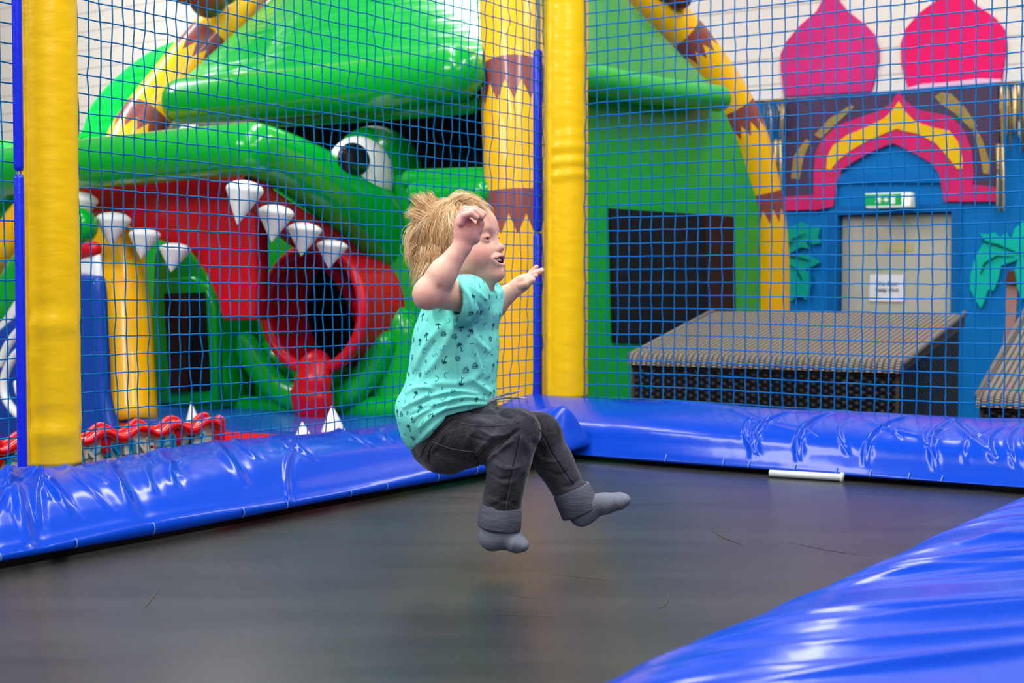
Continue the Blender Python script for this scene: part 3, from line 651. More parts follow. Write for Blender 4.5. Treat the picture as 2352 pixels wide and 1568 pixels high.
# ------------------------------------------------------------------ second inflatable: blue wave slide at far left
WS = thing('wave_inflatable', 'blue inflatable wave with white swirls and yellow and green arcs behind the left yellow post', 'inflatable', (-2.6, 7.6, FLOOR))
def pw(name, P, f, m, thick=.1, rim=.04, n=5, sm=True): return pnl(name, P, f, m, thick, rim, sm, WS, n)
pw('wave_body', [(-120, 1080), (-120, 830), (-40, 780), (20, 730), (60, 690), (110, 655), (160, 632), (205, 632), (222, 650), (228, 760), (234, 900), (236, 1080)], 1.18, M['darkblue'], .06, .04, n=4)
def ct(name, P, f, r, m, flat=.6):
    g = G(); g.tube(smooth_pts([cf(x, y, f) for x, y in P], 5), r, 16, round_caps=True); g.build(name, m, WS)
pw('white_crest', [(-60, 800), (0, 735), (50, 660), (110, 610), (160, 580), (205, 568), (222, 590), (224, 680), (205, 640), (180, 636), (120, 660), (60, 700), (0, 770)], 1.13, M['white'], .03, .02, n=3)
ct('green_arc', [(-60, 830), (-20, 745), (20, 690), (60, 620), (110, 570), (180, 520)], 1.05, .10, M['green'])
ct('yellow_arc', [(-60, 650), (-20, 600), (20, 555), (60, 500), (120, 450)], .95, .10, M['yellow'])
ct('red_arc', [(150, 600), (190, 578), (215, 572)], 1.12, .04, M['red'])
ct('white_swirl', [(0, 835), (20, 790), (50, 755), (90, 735)], 1.33, .022, M['white'])
ct('white_swirl', [(60, 800), (35, 815), (12, 860), (10, 905), (30, 940), (60, 965), (100, 985)], 1.33, .022, M['white'])
ct('white_swirl', [(38, 880), (44, 905), (60, 915)], 1.33, .016, M['white'])
pw('green_lobe', [(-80, 330), (20, 332), (38, 360), (42, 430), (30, 480), (-10, 520), (-80, 540)], .80, M['green'], .2, .08, n=4)

# ------------------------------------------------------------------ arcade sign board behind the left net
NB = -V                                             # outward from left net
SB0 = C0 + NB * .62
def sb(px, py, f=0.0): return onp(px, py, SB0 + V * f, V)
SBT = thing('game_sign_board', 'cream raised-letter sign board with wavy red plastic rim behind the left net', 'sign', (sb(300, 1000).x, sb(300, 1000).y, FLOOR))
tz = sb(340, 992).z
e0 = sb(-60, 1010); e1 = sb(497, 985); e0.z = e1.z = tz
g = G(); g.box(Vector((e0.x, e0.y, FLOOR)), (e1 - e0), NB * .06, Z * (tz - .0 - FLOOR)); g.build('board', M['cream'], SBT, smooth=False)
ln = (e1 - e0).length; dr_ = (e1 - e0).normalized()
pts = []
nn_ = 120
for k in range(nn_ + 1):
    s = ln * k / nn_; ph = 2 * PI * (ln - s) / .155
    pts.append(e0 + dr_ * s + V * .02 + Z * (.004 - .013 * math.cos(ph + .8)))
g = G(); g.tube(pts, [.0155 + .0025 * math.sin(k * .5) for k in range(nn_ + 1)], 14, round_caps=True)
pts2 = [e0 + dr_ * (ln * k / 60) - V * .05 + Z * (.018 - .016 * math.cos(2 * PI * (ln - ln * k / 60) / .155 + 2.6)) for k in range(61)]
g.tube(pts2, .010, 12, round_caps=True)
g.build('wavy_rim', M['redplastic'], SBT)
g = G(); g.tube([e1 + V * .015 + Z * .015, e1 + V * .015 - Z * .5], .02, 12, round_caps=True); g.build('edge_rim', M['redplastic'], SBT)
for px in (238, 405, -10):
    p = sb(px, 1000); p.z = tz; g = G(); g.tube([p + V * .012 + Z * .01, p + V * .012 - Z * .04], [.022, .018], 10, flat=.4, upv=dr_, round_caps=True); g.build('rim_drip', M['redplastic'], SBT)
def bigtext(txt, px, py, size, m, ext=.005, off=.0015):
    p = sb(px, py, .012); text_mesh('raised_lettering', txt, p, dr_, Z, size, m, SBT, ext, 'LEFT', off)
    text_mesh('letter_shadow_edge', txt, p - V * .006 + dr_ * .004 - Z * .003, dr_, Z, size, M['letterdark'], SBT, .004, 'LEFT', off)  # dark copy set behind, right and down, drawn as the letter's shadow
LS = .064
for ch, px_, py_, m_ in (('K', 192, 1052, 'letter'), ('I', 240, 1048, 'cyan'), ('N', 250, 1047, 'cyan'), ('L', 282, 1043, 'letter'), ('I', 300, 1041, 'cyan'), ('N', 310, 1040, 'letter'), ('E', 336, 1036, 'letter'), ('1', 366, 1032, 'cyan'), ('1', 392, 1029, 'cyan'), ('7', 432, 1023, 'letterdark'), ('2', 458, 1020, 'paleblue'), ('V', 8, 1070, 'cyan')):
    bigtext(ch, px_, py_, LS, M[m_])
for (x0, y0, x1, y1) in ((186, 1052, 232, 1030), (350, 1022, 400, 1014), (300, 1020, 340, 1016), (400, 1012, 430, 1024), (0, 1044, 45, 1050)):
    g = G(); a = sb(x0, y0, .004); b_ = sb(x1, y1, .004); g.tube([a, b_], .012, 8, flat=.3, upv=Z); g.build('blue_print', M['paleblue'], SBT)
g = G(); a = sb(352, 1012, .008); g.tube([a, a - Z * .09], .006, 8); g.build('red_stripe', M['redplastic'], SBT)
# ================================================================== trampoline
TR = thing('trampoline', 'black woven rectangular trampoline bed that the child jumps above', 'trampoline', (I0.x - U.x * 1.7 + V.x * .85, I0.y - U.y * 1.7 + V.y * .85, FLOOR))
MW = 1.66; ML = 3.5
g = G(); n1, n2 = 60, 40; vs = []; fs = []
for i in range(n1 + 1):
    for j in range(n2 + 1):
        s = -ML - .0 + (ML + .06) * i / n1; t = -.06 + (MW + .16) * j / n2
        vs.append(I0 + U * s + V * t)
for i in range(n1):
    for j in range(n2):
        q = i * (n2 + 1) + j; fs.append((q, q + 1, q + n2 + 2, q + n2 + 1))
g.add(vs, fs); mt = g.build('jumping_mat', M['mat'], TR)
# fine scuffs lying on the bed
def flat_on(px, py, z=0.0008): 
    r = ray(px, py); return CAM + r * ((z - CAMZ) / r.z)
for P, wd in (([(1632, 1212), (1660, 1232), (1712, 1252)], .006), ([(1800, 1242), (1900, 1262), (2000, 1277)], .005), ([(1950, 1130), (2050, 1138), (2200, 1152)], .004), ([(1170, 1366), (1250, 1375)], .003), ([(1240, 1318), (1310, 1322), (1440, 1338)], .003),
             ([(1100, 1408), (1300, 1416)], .003), ([(1535, 1355), (1530, 1385), (1505, 1400)], .003), ([(330, 1398), (350, 1370), (365, 1350)], .006), ([(930, 1138), (1100, 1143)], .006)):
    Q = smooth_pts([flat_on(x, y) for x, y in P], 6); n_ = len(Q)
    vs = []; g = G()
    for i, p in enumerate(Q):
        d = (Q[min(i + 1, n_ - 1)] - Q[max(i - 1, 0)]).normalized(); sd = Z.cross(d) * float(wd) * math.sin(PI * (i + .2) / (n_ - .6)) * .5
        vs += [p + sd, p - sd]
    g.add(vs, [(2 * i, 2 * i + 1, 2 * i + 3, 2 * i + 2) for i in range(n_ - 1)]); g.build('scuff_mark', M['scuff'], mt)
# frame: black rail and skirt under the pads
g = G()
for (o, a, b_) in ((I0 - V * .56 - U * ML, U * (ML + .55), V * .42), (I0 + U * .12 - V * .56, V * (MW + 1.2), U * .42), (I0 + V * (MW + .16) - U * ML, U * (ML + .1), V * .42)):
    g.box(o - Z * .16, a, b_, Z * .13)
g.build('frame_rail', M['black'], TR, smooth=False)
g = G()
g.box(I0 - V * .5 - U * ML + Z * FLOOR, U * (ML + .5), V * .05, Z * (-FLOOR - .16)); g.box(I0 + U * .5 - V * .5 + Z * FLOOR, V * (MW + 1.0), -U * .05, Z * (-FLOOR - .16)); g.box(I0 + V * (MW + .5) - U * ML + Z * FLOOR, U * (ML + .3), -V * .05, Z * (-FLOOR - .16))
g.build('frame_skirt', M['black'], TR, smooth=False)

def pad(label, O, A, LA, B, prof, dz, creases, group='blue vinyl edge pads of the trampoline', hfun=None, wfun=None, res=.0048, ties=(), wob=.004, seed=1, broad=.01, endb=0.0):
    """O outer corner; A unit along; B unit outer->inner; prof list (w, z) outer -> inner over the top"""
    pw_ = np.array([p[0] for p in prof]); pz = np.array([p[1] for p in prof])
    sm = smooth_pts([(a, b, 0) for a, b in prof], 10); pw_ = np.array([p.x for p in sm]); pz = np.array([p.y for p in sm])
    acc = np.concatenate([[0], np.cumsum(np.hypot(np.diff(pw_), np.diff(pz)))]); n2 = int(acc[-1] / .0046)
    q = np.linspace(0, acc[-1], n2); pw_ = np.interp(q, acc, pw_); pz = np.interp(q, acc, pz)
    nx_ = -np.gradient(pz, q); nz_ = np.gradient(pw_, q)
    n1 = int(LA / res) + 1; S = np.linspace(0, LA, n1)[:, None] * np.ones((1, n2)); T = np.ones((n1, 1)) * q[None, :]
    creases = [(a_, b_ + .12, c_, d_ + .12, e_, f_) for a_, b_, c_, d_, e_, f_ in creases]
    H = np.zeros_like(S); rs = np.random.RandomState(seed)
    for k in range(7):
        fx, fy, ph = rs.uniform(2, 9), rs.uniform(1, 6), rs.uniform(0, 6); H += broad / (1 + k * .6) * np.sin(S * fx + T * fy * rs.choice([-1, 1]) + ph) * .5
    for (s0, t0, s1, t1, wd, am) in creases:
        dx, dy = s1 - s0, t1 - t0; L = math.hypot(dx, dy); u = ((S - s0) * dx + (T - t0) * dy) / L ** 2
        curve = .03 * np.sin(np.clip(u, 0, 1) * PI) * (1 if am > 0 else -1)
        d = ((S - s0) * dy - (T - t0) * dx) / L + curve
        H += am * np.exp(-(d / wd) ** 2) * np.clip(np.sin(np.clip(u, 0, 1) * PI), 0, 1) ** .6
        H -= am * .5 * np.exp(-((d - wd * 1.9) / (wd * 1.2)) ** 2) * np.clip(np.sin(np.clip(u, 0, 1) * PI), 0, 1) ** .6
    fade = np.clip((T - .08) / .10, 0, 1) * np.clip((acc[-1] - T) / .05, 0, 1)
    H *= fade
    hf = np.array([hfun(s) if hfun else 1.0 for s in S[:, 0]])[:, None]
    wf = np.array([wfun(s) if wfun else 0.0 for s in S[:, 0]])[:, None]
    Wd = pw_[None, :] + H * nx_[None, :] + wf * (pw_[None, :] / pw_.max()); Zz = pz[None, :] * hf + H * nz_[None, :] + dz
    Zz = Zz + endb * np.exp(-((LA - S) / .17) ** 2) * np.exp(-((pw_[None, :] - .41) / .085) ** 2)
    vs = np.array(O)[None, None, :] + S[..., None] * np.array(A) + Wd[..., None] * np.array(B); vs[..., 2] = Zz
    V3 = vs.reshape(-1, 3)
    fs = [(i * n2 + j, i * n2 + j + 1, (i + 1) * n2 + j + 1, (i + 1) * n2 + j) for i in range(n1 - 1) for j in range(n2 - 1)]
    # underside
    fs += [(i * n2, (i + 1) * n2, (i + 1) * n2 + n2 - 1, i * n2 + n2 - 1) for i in range(n1 - 1)]
    fs += [tuple(range(n2)), tuple((n1 - 1) * n2 + j for j in range(n2))[::-1]]
    if Vector(A).cross(Vector(B)).z < 0: fs = [f[::-1] for f in fs]
    o = mesh('edge_pad', V3, fs, M['pad']); tag(o, label, 'pad', group)
    for s in ties:
        i = min(n1 - 1, int(s / LA * (n1 - 1))); g = G()
        idx = range(n2 - 11, n2)
        P = [Vector(vs[i, j]) + Vector(B) * .004 + Z * .002 for j in idx]; P = [p - Z * 0 for p in P]
        g.tube(P, [.0022] * len(P), 6, flat=.35, upv=A); g.build('tie_strap', M['strap'], o)
    return o
rs = random.Random(11)
# left pad -------------------------------------------------
LPL = 3.5
cr = []
def seg(s0, t0, s1, t1, w_, a): cr.append((LPL + s0, t0, LPL + s1, t1, w_, a))
# s measured back from the far corner (negative), t = distance over the top from the outer edge
for (a, b_, c, d, w_, am) in [(-2.1, .02, -2.55, .5, .014, .012), (-2.12, .04, -2.42, .5, .012, .010), (-2.0, .03, -2.32, .52, .015, .012), (-1.95, .04, -2.15, .40, .009, .009), (-2.2, .03, -2.75, .42, .016, .012),
                             (-1.85, .02, -1.98, .35, .010, .008), (-1.7, .02, -2.02, .5, .018, .010), (-2.45, .02, -3.0, .46, .015, .012), (-2.6, .04, -3.2, .5, .015, .012), (-1.5, .03, -1.75, .35, .014, .008), (-1.3, .02, -1.6, .45, .016, .007),
                             (-2.25, .25, -2.45, .53, .010, .010), (-2.55, .22, -2.68, .54, .010, .010), (-2.8, .25, -2.92, .54, .010, .010), (-1.0, .04, -1.35, .3, .02, .006), (-.75, .03, -1.0, .3, .02, .006), (-2.35, .05, -2.52, .3, .008, .008), (-1.9, .1, -2.2, .22, .008, .008)]: seg(a, b_, c, d, w_, am)
for k_ in range(26):
    s0 = -rs.uniform(.5, 3.0); t0 = rs.uniform(.02, .25); ln_ = rs.uniform(.12, .38); seg(s0, t0, s0 - ln_ * rs.uniform(.5, 1.0), t0 + ln_ * rs.uniform(.5, 1.0), rs.uniform(.006, .012), rs.uniform(.004, .008))
for k_ in range(9):
    s0 = -1.93 - rs.uniform(0, .15); seg(s0, rs.uniform(.05, .2), s0 - rs.uniform(.1, .6), rs.uniform(.35, .52), rs.uniform(.006, .009), rs.uniform(.007, .010))
tl = [LPL + x for x in (-.34, -.50, -.66, -.86, -1.10, -1.26, -1.52, -1.68, -1.98, -2.2, -2.4)]
pad('blue vinyl edge pad along the left net, glossy with fanned creases', I0 - V * .5 - U * LPL, U, LPL + .03, V,
    [(0, .02), (-.01, .10), (.02, .145), (.12, .160), (.25, .155), (.35, .13), (.42, .097), (.465, .070), (.487, .058), (.503, .044), (.500, .028), (.48, .024)], 0, cr, ties=tl, seed=3, broad=.012, endb=.075)
# far pad -------------------------------------------------
cr = []
for s_ in (.62, .78, 1.0, 1.22, 1.5, 1.66, 1.95, 2.25):
    cr.append((s_ + .45 + rs.uniform(.0, .08), .12, s_ + .5, .55, .008, rs.uniform(.007, .010)))
cr += [(.9, .2, 1.25, .42, .012, .006), (1.4, .25, 1.7, .4, .012, .006), (2.0, .1, 2.2, .5, .01, .008), (1.65, .1, 1.9, .5, .012, .007), (.55, .08, .9, .16, .014, .006)]
for k_ in range(14):
    a = rs.uniform(.6, 2.6); cr.append((a, rs.uniform(.15, .3), a + rs.uniform(-.12, .12), rs.uniform(.4, .55), rs.uniform(.005, .008), rs.uniform(.003, .006)))
tf = [.5 + x for x in (.32, .53, .62, .78, .92, 1.03, 1.15, 1.25)]
pad('blue vinyl edge pad under the far right net, with the white pipe at its foot', I0 + U * .5 - V * .5, V, MW + 1.05, -U,
    [(0, .02), (-.005, .14), (.01, .178), (.12, .182), (.25, .165), (.36, .14), (.42, .112), (.455, .07), (.485, .032), (.492, .02), (.47, .016)], 0, cr, ties=tf, seed=5, broad=.007)
# near pad -------------------------------------------------
cr = []
NO = I0 + V * (MW + .62) - U * 4.0
for (a, b_, c, d, w_, am) in [(2.5, .05, 1.6, .60, .02, .010), (2.75, .08, 1.9, .60, .016, .008), (2.05, .02, 1.2, .56, .02, .010), (2.95, .05, 2.3, .6, .014, .008), (3.1, .05, 2.5, .55, .02, .008), (2.3, .2, 1.8, .62, .012, .006), (3.3, .1, 2.7, .55, .016, .006), (1.6, .1, .9, .58, .02, .01), (2.62, .05, 2.1, .5, .010, .006), (2.2, .0, 1.5, .35, .014, .008)]: cr.append((a, b_, c, d, w_, am))
for k_ in range(16):
    a = rs.uniform(1.2, 3.5); cr.append((a, rs.uniform(.0, .15), a - rs.uniform(.6, 1.1), rs.uniform(.4, .62), rs.uniform(.007, .014), rs.uniform(.003, .006)))
pad('blue vinyl edge pad in the right foreground, nearest the viewer', NO, U, 3.9, -V,
    [(0, .02), (-.005, .10), (.03, .14), (.2, .16), (.38, .168), (.50, .155), (.575, .12), (.61, .07), (.62, .03), (.60, .012)], 0, cr, seed=9, broad=.010,
    hfun=lambda s: 1.0 - .14 * max(0, (s - 3.0)) )
# raised folded flap where the left pad overlaps the far pad
# ------------------------------------------------------------------ posts
def post(label, P, r, z0, z1, seam_dir, seed, folds=()):
    n = 40; nz = int((z1 - z0) / .012); rs_ = np.random.RandomState(seed); vs = []
    ph = rs_.uniform(0, 6, 8)
    for i in range(nz + 1):
        z = z0 + (z1 - z0) * i / nz
        for k in range(n):
            a = 2 * PI * k / n
            rr = r * (1 + .006 * math.sin(z * 13 + 1 * a + ph[0]) + .004 * math.sin(z * 47 - 3 * a + ph[1]) + .0025 * math.sin(z * 110 + 3 * a + ph[2]))
            for (zf, am, wd) in folds: rr += am * math.sin(max(-PI, min(PI, (z - zf - .02 * math.cos(a + 1)) / wd)))* math.exp(-((z - zf) / (wd * 2)) ** 2) * math.cos(a / 2 + 1.0)
            vs.append((P.x + rr * math.cos(a), P.y + rr * math.sin(a), z))
    fs = [(i * n + k, i * n + (k + 1) % n, (i + 1) * n + (k + 1) % n, (i + 1) * n + k) for i in range(nz) for k in range(n)] + [tuple(range(n))[::-1], tuple(nz * n + k for k in range(n))]
    t = thing('padded_post', label, 'post', (P.x, P.y, z0), 'yellow padded posts of the trampoline')
    mesh('sleeve', vs, fs, M['yellow_sleeve'], t)
    # overlapping seam flap running down the sleeve
    g = G(); vs = []; m_ = 90; ang = math.atan2(seam_dir[1], seam_dir[0])
    for i in range(m_ + 1):
        z = z0 + .005 + (z1 - z0 - .01) * i / m_; wv = .0022 * math.sin(i * .9) + .0015 * math.sin(i * 2.3)
        for (da, dr_2) in ((-.30, -.004), (-.28, .0045), (0, .006), (.10, .0075 + wv), (.16, .003 + wv), (.2, -.004)):
            rr = r + dr_2; a = ang + da; vs.append((P.x + rr * math.cos(a), P.y + rr * math.sin(a), z))
    g.add(vs, [(i * 6 + k, i * 6 + k + 1, (i + 1) * 6 + k + 1, (i + 1) * 6 + k) for i in range(m_) for k in range(5)]); g.build('seam_flap', M['yellow_sleeve'], t)
    g = G(); g.tube([(P.x, P.y, FLOOR), (P.x, P.y, z0 + .02)], .024, 16); g.build('steel_foot', M['black'], t)
P1 = Vector((.212, 5.66, 0)) + U * .0
post('yellow padded post at the far corner where the two nets meet', P1, .087, .178, 2.6, (-.8, -.6), 4, [(1.16, .006, .02), (1.10, .007, .016), (1.05, .006, .015), (1.20, .004, .015)])
P2 = Vector((-1.192, 3.728, 0))
post('yellow padded post at the left edge of the photo beside the sign board', P2, .069, .145, 2.2, (-.75, -.66), 8, [(.52, .004, .02), (.24, .005, .02)])
def pole(label, x, y, r, segs, top):
    t = thing('net_pole', label, 'pole', (x, y, FLOOR), 'blue foam-sleeved net poles')
    g = G(); g.tube([(x, y, FLOOR), (x, y, top)], r * .55, 14); g.build('steel_pole', M['steel'], t)
    for (a, b_) in segs:
        g = G(); g.tube([(x, y, a), (x, y, a + .01), (x, y, b_ - .01), (x, y, b_)], [r * .85, r, r, r * .85], 20); g.build('foam_sleeve', M['pole_blue'], t)
zc = lambda py, Y: at(1176, py, Y).z
pole('thin blue foam-sleeved pole with grey steel top beside the far yellow post', at(1235, 700, 5.70).x, 5.70, .0185, [(.05, zc(536, 5.7)), (zc(531, 5.7), zc(115, 5.7))], 2.6)
pole('thin blue foam-sleeved pole left of the nearer yellow post', at(47, 700, 3.63).x, 3.63, .0125, [(.05, zc(401, 3.63)), (zc(392, 3.63), 2.2)], 2.3)

# ------------------------------------------------------------------ nets (square mesh cord with knots)
def net(label, A0_, D, xs, zs, m, r, seed, sagf=None, nrm=None, group='blue knotted safety nets'):
    rs_ = np.random.RandomState(seed); nc, nr = len(xs), len(zs); P = np.zeros((nc, nr, 3)); D = np.array(D); nn = np.array(nrm)
    wx = rs_.normal(0, (.0007), (nc, nr)); wz = rs_.normal(0, .0007, (nc, nr)); wy = rs_.normal(0, .003, (nc, nr))
    for i, x in enumerate(xs):
        for j, z in enumerate(zs):
            b_ = .02 * math.sin(x * 1.6 + z * .7) + .005 * math.sin(x * 4 + z * 2)
            P[i, j] = np.array(A0_) + D * (x + wx[i, j] + .0012 * math.sin(z * 5 + x * 3)) + nn * (wy[i, j] + b_) + np.array([0, 0, z + wz[i, j] + (sagf(x, z) if sagf else 0)])
    g = G(); K = 5
    ring = [(math.cos(2 * PI * k / K), math.sin(2 * PI * k / K)) for k in range(K)]
    vs = []; fs = []
    def cord(line, a, b_):
        n = len(line); base = len(vs)
        for p in line:
            for c, s in ring: vs.append((p[0] + a[0] * c * r + b_[0] * s * r, p[1] + a[1] * c * r + b_[1] * s * r, p[2] + a[2] * c * r + b_[2] * s * r))
        for i in range(n - 1):
            for k in range(K): q = (k + 1) % K; fs.append((base + i * K + k, base + i * K + q, base + (i + 1) * K + q, base + (i + 1) * K + k))
    up = np.array([0, 0, 1.0])
    def sub(line):
        out_ = []
        for i in range(len(line) - 1):
            a, b_ = line[i], line[i + 1]; out_.append(a); mid = (a + b_) / 2; out_.append(mid + rs_.normal(0, .0005, 3))
        out_.append(line[-1]); return out_
    for i in range(nc): cord(sub(P[i]), D, nn)
    for j in range(nr): cord(sub(P[:, j]), up, nn)
    # knots: small octahedra
    kr = r * 1.75
    for i in range(nc):
        for j in range(nr):
            b = len(vs); p = P[i, j]
            for d in (D, -D, up, -up, nn, -nn): vs.append(tuple(p + d * kr))
            for f in ((0, 2, 4), (2, 1, 4), (1, 3, 4), (3, 0, 4), (2, 0, 5), (1, 2, 5), (3, 1, 5), (0, 3, 5)): fs.append(tuple(b + k for k in f))
    o = mesh('safety_net', vs, fs, m); tag(o, label, 'net', group); return o
cell = .0495
# left net, from the far corner back to the left post, then beyond it
xs = [0.0]
while xs[-1] > -2.33: xs.append(xs[-1] - (.0505 - .0125 * (-xs[-1]) / 2.35))
zs = [-.02 + cell * j for j in range(48)]
net('blue knotted net stretched between the two yellow posts on the left side', tuple(C0), tuple(U), xs, [z + .0 for z in zs], M['net_l'], .0021, 1, sagf=lambda x, z: -.010 * math.sin(PI * min(1, -x / 2.35)) * (1.2 - z), nrm=tuple(V))
xs = [-2.46 - .045 * i for i in range(20)]
net('blue knotted net running out of the photo left of the nearer yellow post', tuple(C0), tuple(U), xs, zs, M['net_l'], .0021, 2, nrm=tuple(V))
xs = [.20 + .0485 * i for i in range(46)]
net('blue knotted net above the far right edge pad', tuple(C0), tuple(V), xs, zs, M['net_r'], .0025, 3, sagf=lambda x, z: .006 * math.sin(x * 3.0) * (1 - z / 2), nrm=tuple(U))

# white pipe at the foot of the far pad
a = flat_on(1768, 1086, .014); b_ = flat_on(1934, 1096, .014)
g = G(); g.tube([a, b_], .011, 16); o = tag(g.build('plastic_pipe', M['pipe']), 'short white plastic pipe lying on the black bed under the far blue pad', 'pipe')
g = G(); g.tube([b_ + (b_ - a).normalized() * -.004, b_ + (b_ - a).normalized() * .004], .016, 16); g.build('end_cap', M['pipe'], o)
# ================================================================== the child
class SDF:
    """smooth-union field on a grid, meshed with surface nets"""
    def __init__(s, lo, hi, h):
        s.lo = np.array(lo, float); s.h = h; s.n = np.ceil((np.array(hi) - s.lo) / h).astype(int) + 1
        s.f = np.full(s.n, 0.2, np.float32)
    def _sub(s, lo, hi):
        a = np.clip(np.floor((np.array(lo) - s.lo) / s.h).astype(int), 0, s.n); b = np.clip(np.ceil((np.array(hi) - s.lo) / s.h).astype(int) + 1, 0, s.n)
        sl = tuple(slice(a[i], b[i]) for i in range(3))
        ax = [s.lo[i] + s.h * np.arange(a[i], b[i]) for i in range(3)]
        return sl, np.meshgrid(*ax, indexing='ij', sparse=True)
    def _mix(s, sl, d, k, sub):
        f = s.f[sl]
        if sub:
            if k > 0: hh = np.clip(.5 - .5 * (f + d) / k, 0, 1); s.f[sl] = f * (1 - hh) + (-d) * hh + k * hh * (1 - hh)
            else: s.f[sl] = np.maximum(f, -d)
        else:
            if k > 0: hh = np.clip(.5 + .5 * (f - d) / k, 0, 1); s.f[sl] = f * (1 - hh) + d * hh - k * hh * (1 - hh)
            else: s.f[sl] = np.minimum(f, d)
    def cone(s, a, b, ra, rb, k=.01, sub=False, flat=None):
        a, b = np.array(a, float), np.array(b, float); R = max(ra, rb) * 1.0 + k + .03
        sl, (X, Y, Zz) = s._sub(np.minimum(a, b) - R, np.maximum(a, b) + R)
        ab = b - a; L2_ = max(ab @ ab, 1e-9)
        t = np.clip(((X - a[0]) * ab[0] + (Y - a[1]) * ab[1] + (Zz - a[2]) * ab[2]) / L2_, 0, 1)
        dx, dy, dz = X - a[0] - t * ab[0], Y - a[1] - t * ab[1], Zz - a[2] - t * ab[2]
        if flat is not None:
            n_, fc = np.array(flat[0]) / np.linalg.norm(flat[0]), flat[1]
            q = dx * n_[0] + dy * n_[1] + dz * n_[2]; e = (1 / fc - 1) * q
            dx, dy, dz = dx + n_[0] * e, dy + n_[1] * e, dz + n_[2] * e
        d = np.sqrt(dx * dx + dy * dy + dz * dz) - (ra + t * (rb - ra)); s._mix(sl, d.astype(np.float32), k, sub); return s
    def ell(s, c, r, ax=((1, 0, 0), (0, 1, 0), (0, 0, 1)), k=.01, sub=False):
        c = np.array(c, float); R = max(r) + k + .03; sl, (X, Y, Zz) = s._sub(c - R, c + R); A = np.array([list(a) for a in ax], float)
        X, Y, Zz = X - c[0], Y - c[1], Zz - c[2]; P = [(X * A[i][0] + Y * A[i][1] + Zz * A[i][2]) for i in range(3)]
        k0 = np.sqrt(sum((P[i] / r[i]) ** 2 for i in range(3))); k1 = np.sqrt(sum((P[i] / r[i] ** 2) ** 2 for i in range(3))) + 1e-9
        s._mix(sl, (k0 * (k0 - 1) / k1).astype(np.float32), k, sub); return s
    def halfspace(s, p, n_, region=None, k=.003):
        """remove everything on the +n side of p (optionally only inside a ball)"""
        n_ = np.array(n_, float); n_ /= np.linalg.norm(n_); p = np.array(p, float)
        if region: sl, (X, Y, Zz) = s._sub(np.array(region[0]) - region[1], np.array(region[0]) + region[1])
        else: sl, (X, Y, Zz) = s._sub(s.lo, s.lo + s.n * s.h)
        d = -((X - p[0]) * n_[0] + (Y - p[1]) * n_[1] + (Zz - p[2]) * n_[2])
        if region: d = np.maximum(d, np.sqrt((X - region[0][0]) ** 2 + (Y - region[0][1]) ** 2 + (Zz - region[0][2]) ** 2) - region[1] + .002)
        s._mix(sl, d.astype(np.float32), k, True); return s
    def mesh(s):
        f = s.f; ins = f < 0; n = s.n; c = [slice(0, -1), slice(1, None)]
        cnt = np.zeros(n - 1, np.int8)
        for i in (0, 1):
            for j in (0, 1):
                for k in (0, 1): cnt += ins[c[i], c[j], c[k]]
        cells = np.argwhere((cnt > 0) & (cnt < 8)); idx = np.full(n - 1, -1, np.int32); idx[tuple(cells.T)] = np.arange(len(cells))
        corners = np.array([(i, j, k) for i in (0, 1) for j in (0, 1) for k in (0, 1)])
        fv = np.stack([f[tuple((cells + o).T)] for o in corners], 1); acc = np.zeros((len(cells), 3)); m = np.zeros(len(cells))
        for a in range(8):
            for b in range(a + 1, 8):
                if np.abs(corners[a] - corners[b]).sum() != 1: continue
                cr_ = (fv[:, a] < 0) != (fv[:, b] < 0); t = np.where(cr_, fv[:, a] / np.where(cr_, fv[:, a] - fv[:, b], 1), 0)
                acc += cr_[:, None] * (corners[a] + t[:, None] * (corners[b] - corners[a])); m += cr_
        vs = s.lo + (cells + acc / m[:, None]) * s.h; quads = []
        for ax in range(3):
            b1, b2 = [(1, 2), (2, 0), (0, 1)][ax]
            sa = [slice(None)] * 3; sb_ = [slice(None)] * 3; sa[ax] = slice(0, -1); sb_[ax] = slice(1, None)
            e = np.argwhere(ins[tuple(sa)] != ins[tuple(sb_)])
            e = e[(e[:, b1] > 0) & (e[:, b2] > 0) & (e[:, b1] < n[b1] - 1) & (e[:, b2] < n[b2] - 1)]
            o1 = np.zeros(3, int); o1[b1] = 1; o2 = np.zeros(3, int); o2[b2] = 1
            q = np.stack([idx[tuple((e - o1 - o2).T)], idx[tuple((e - o2).T)], idx[tuple(e.T)], idx[tuple((e - o1).T)]], 1)
            fl = ~ins[tuple(e.T)]; q[fl] = q[fl][:, ::-1]; quads.append(q)
        return vs, np.concatenate(quads)
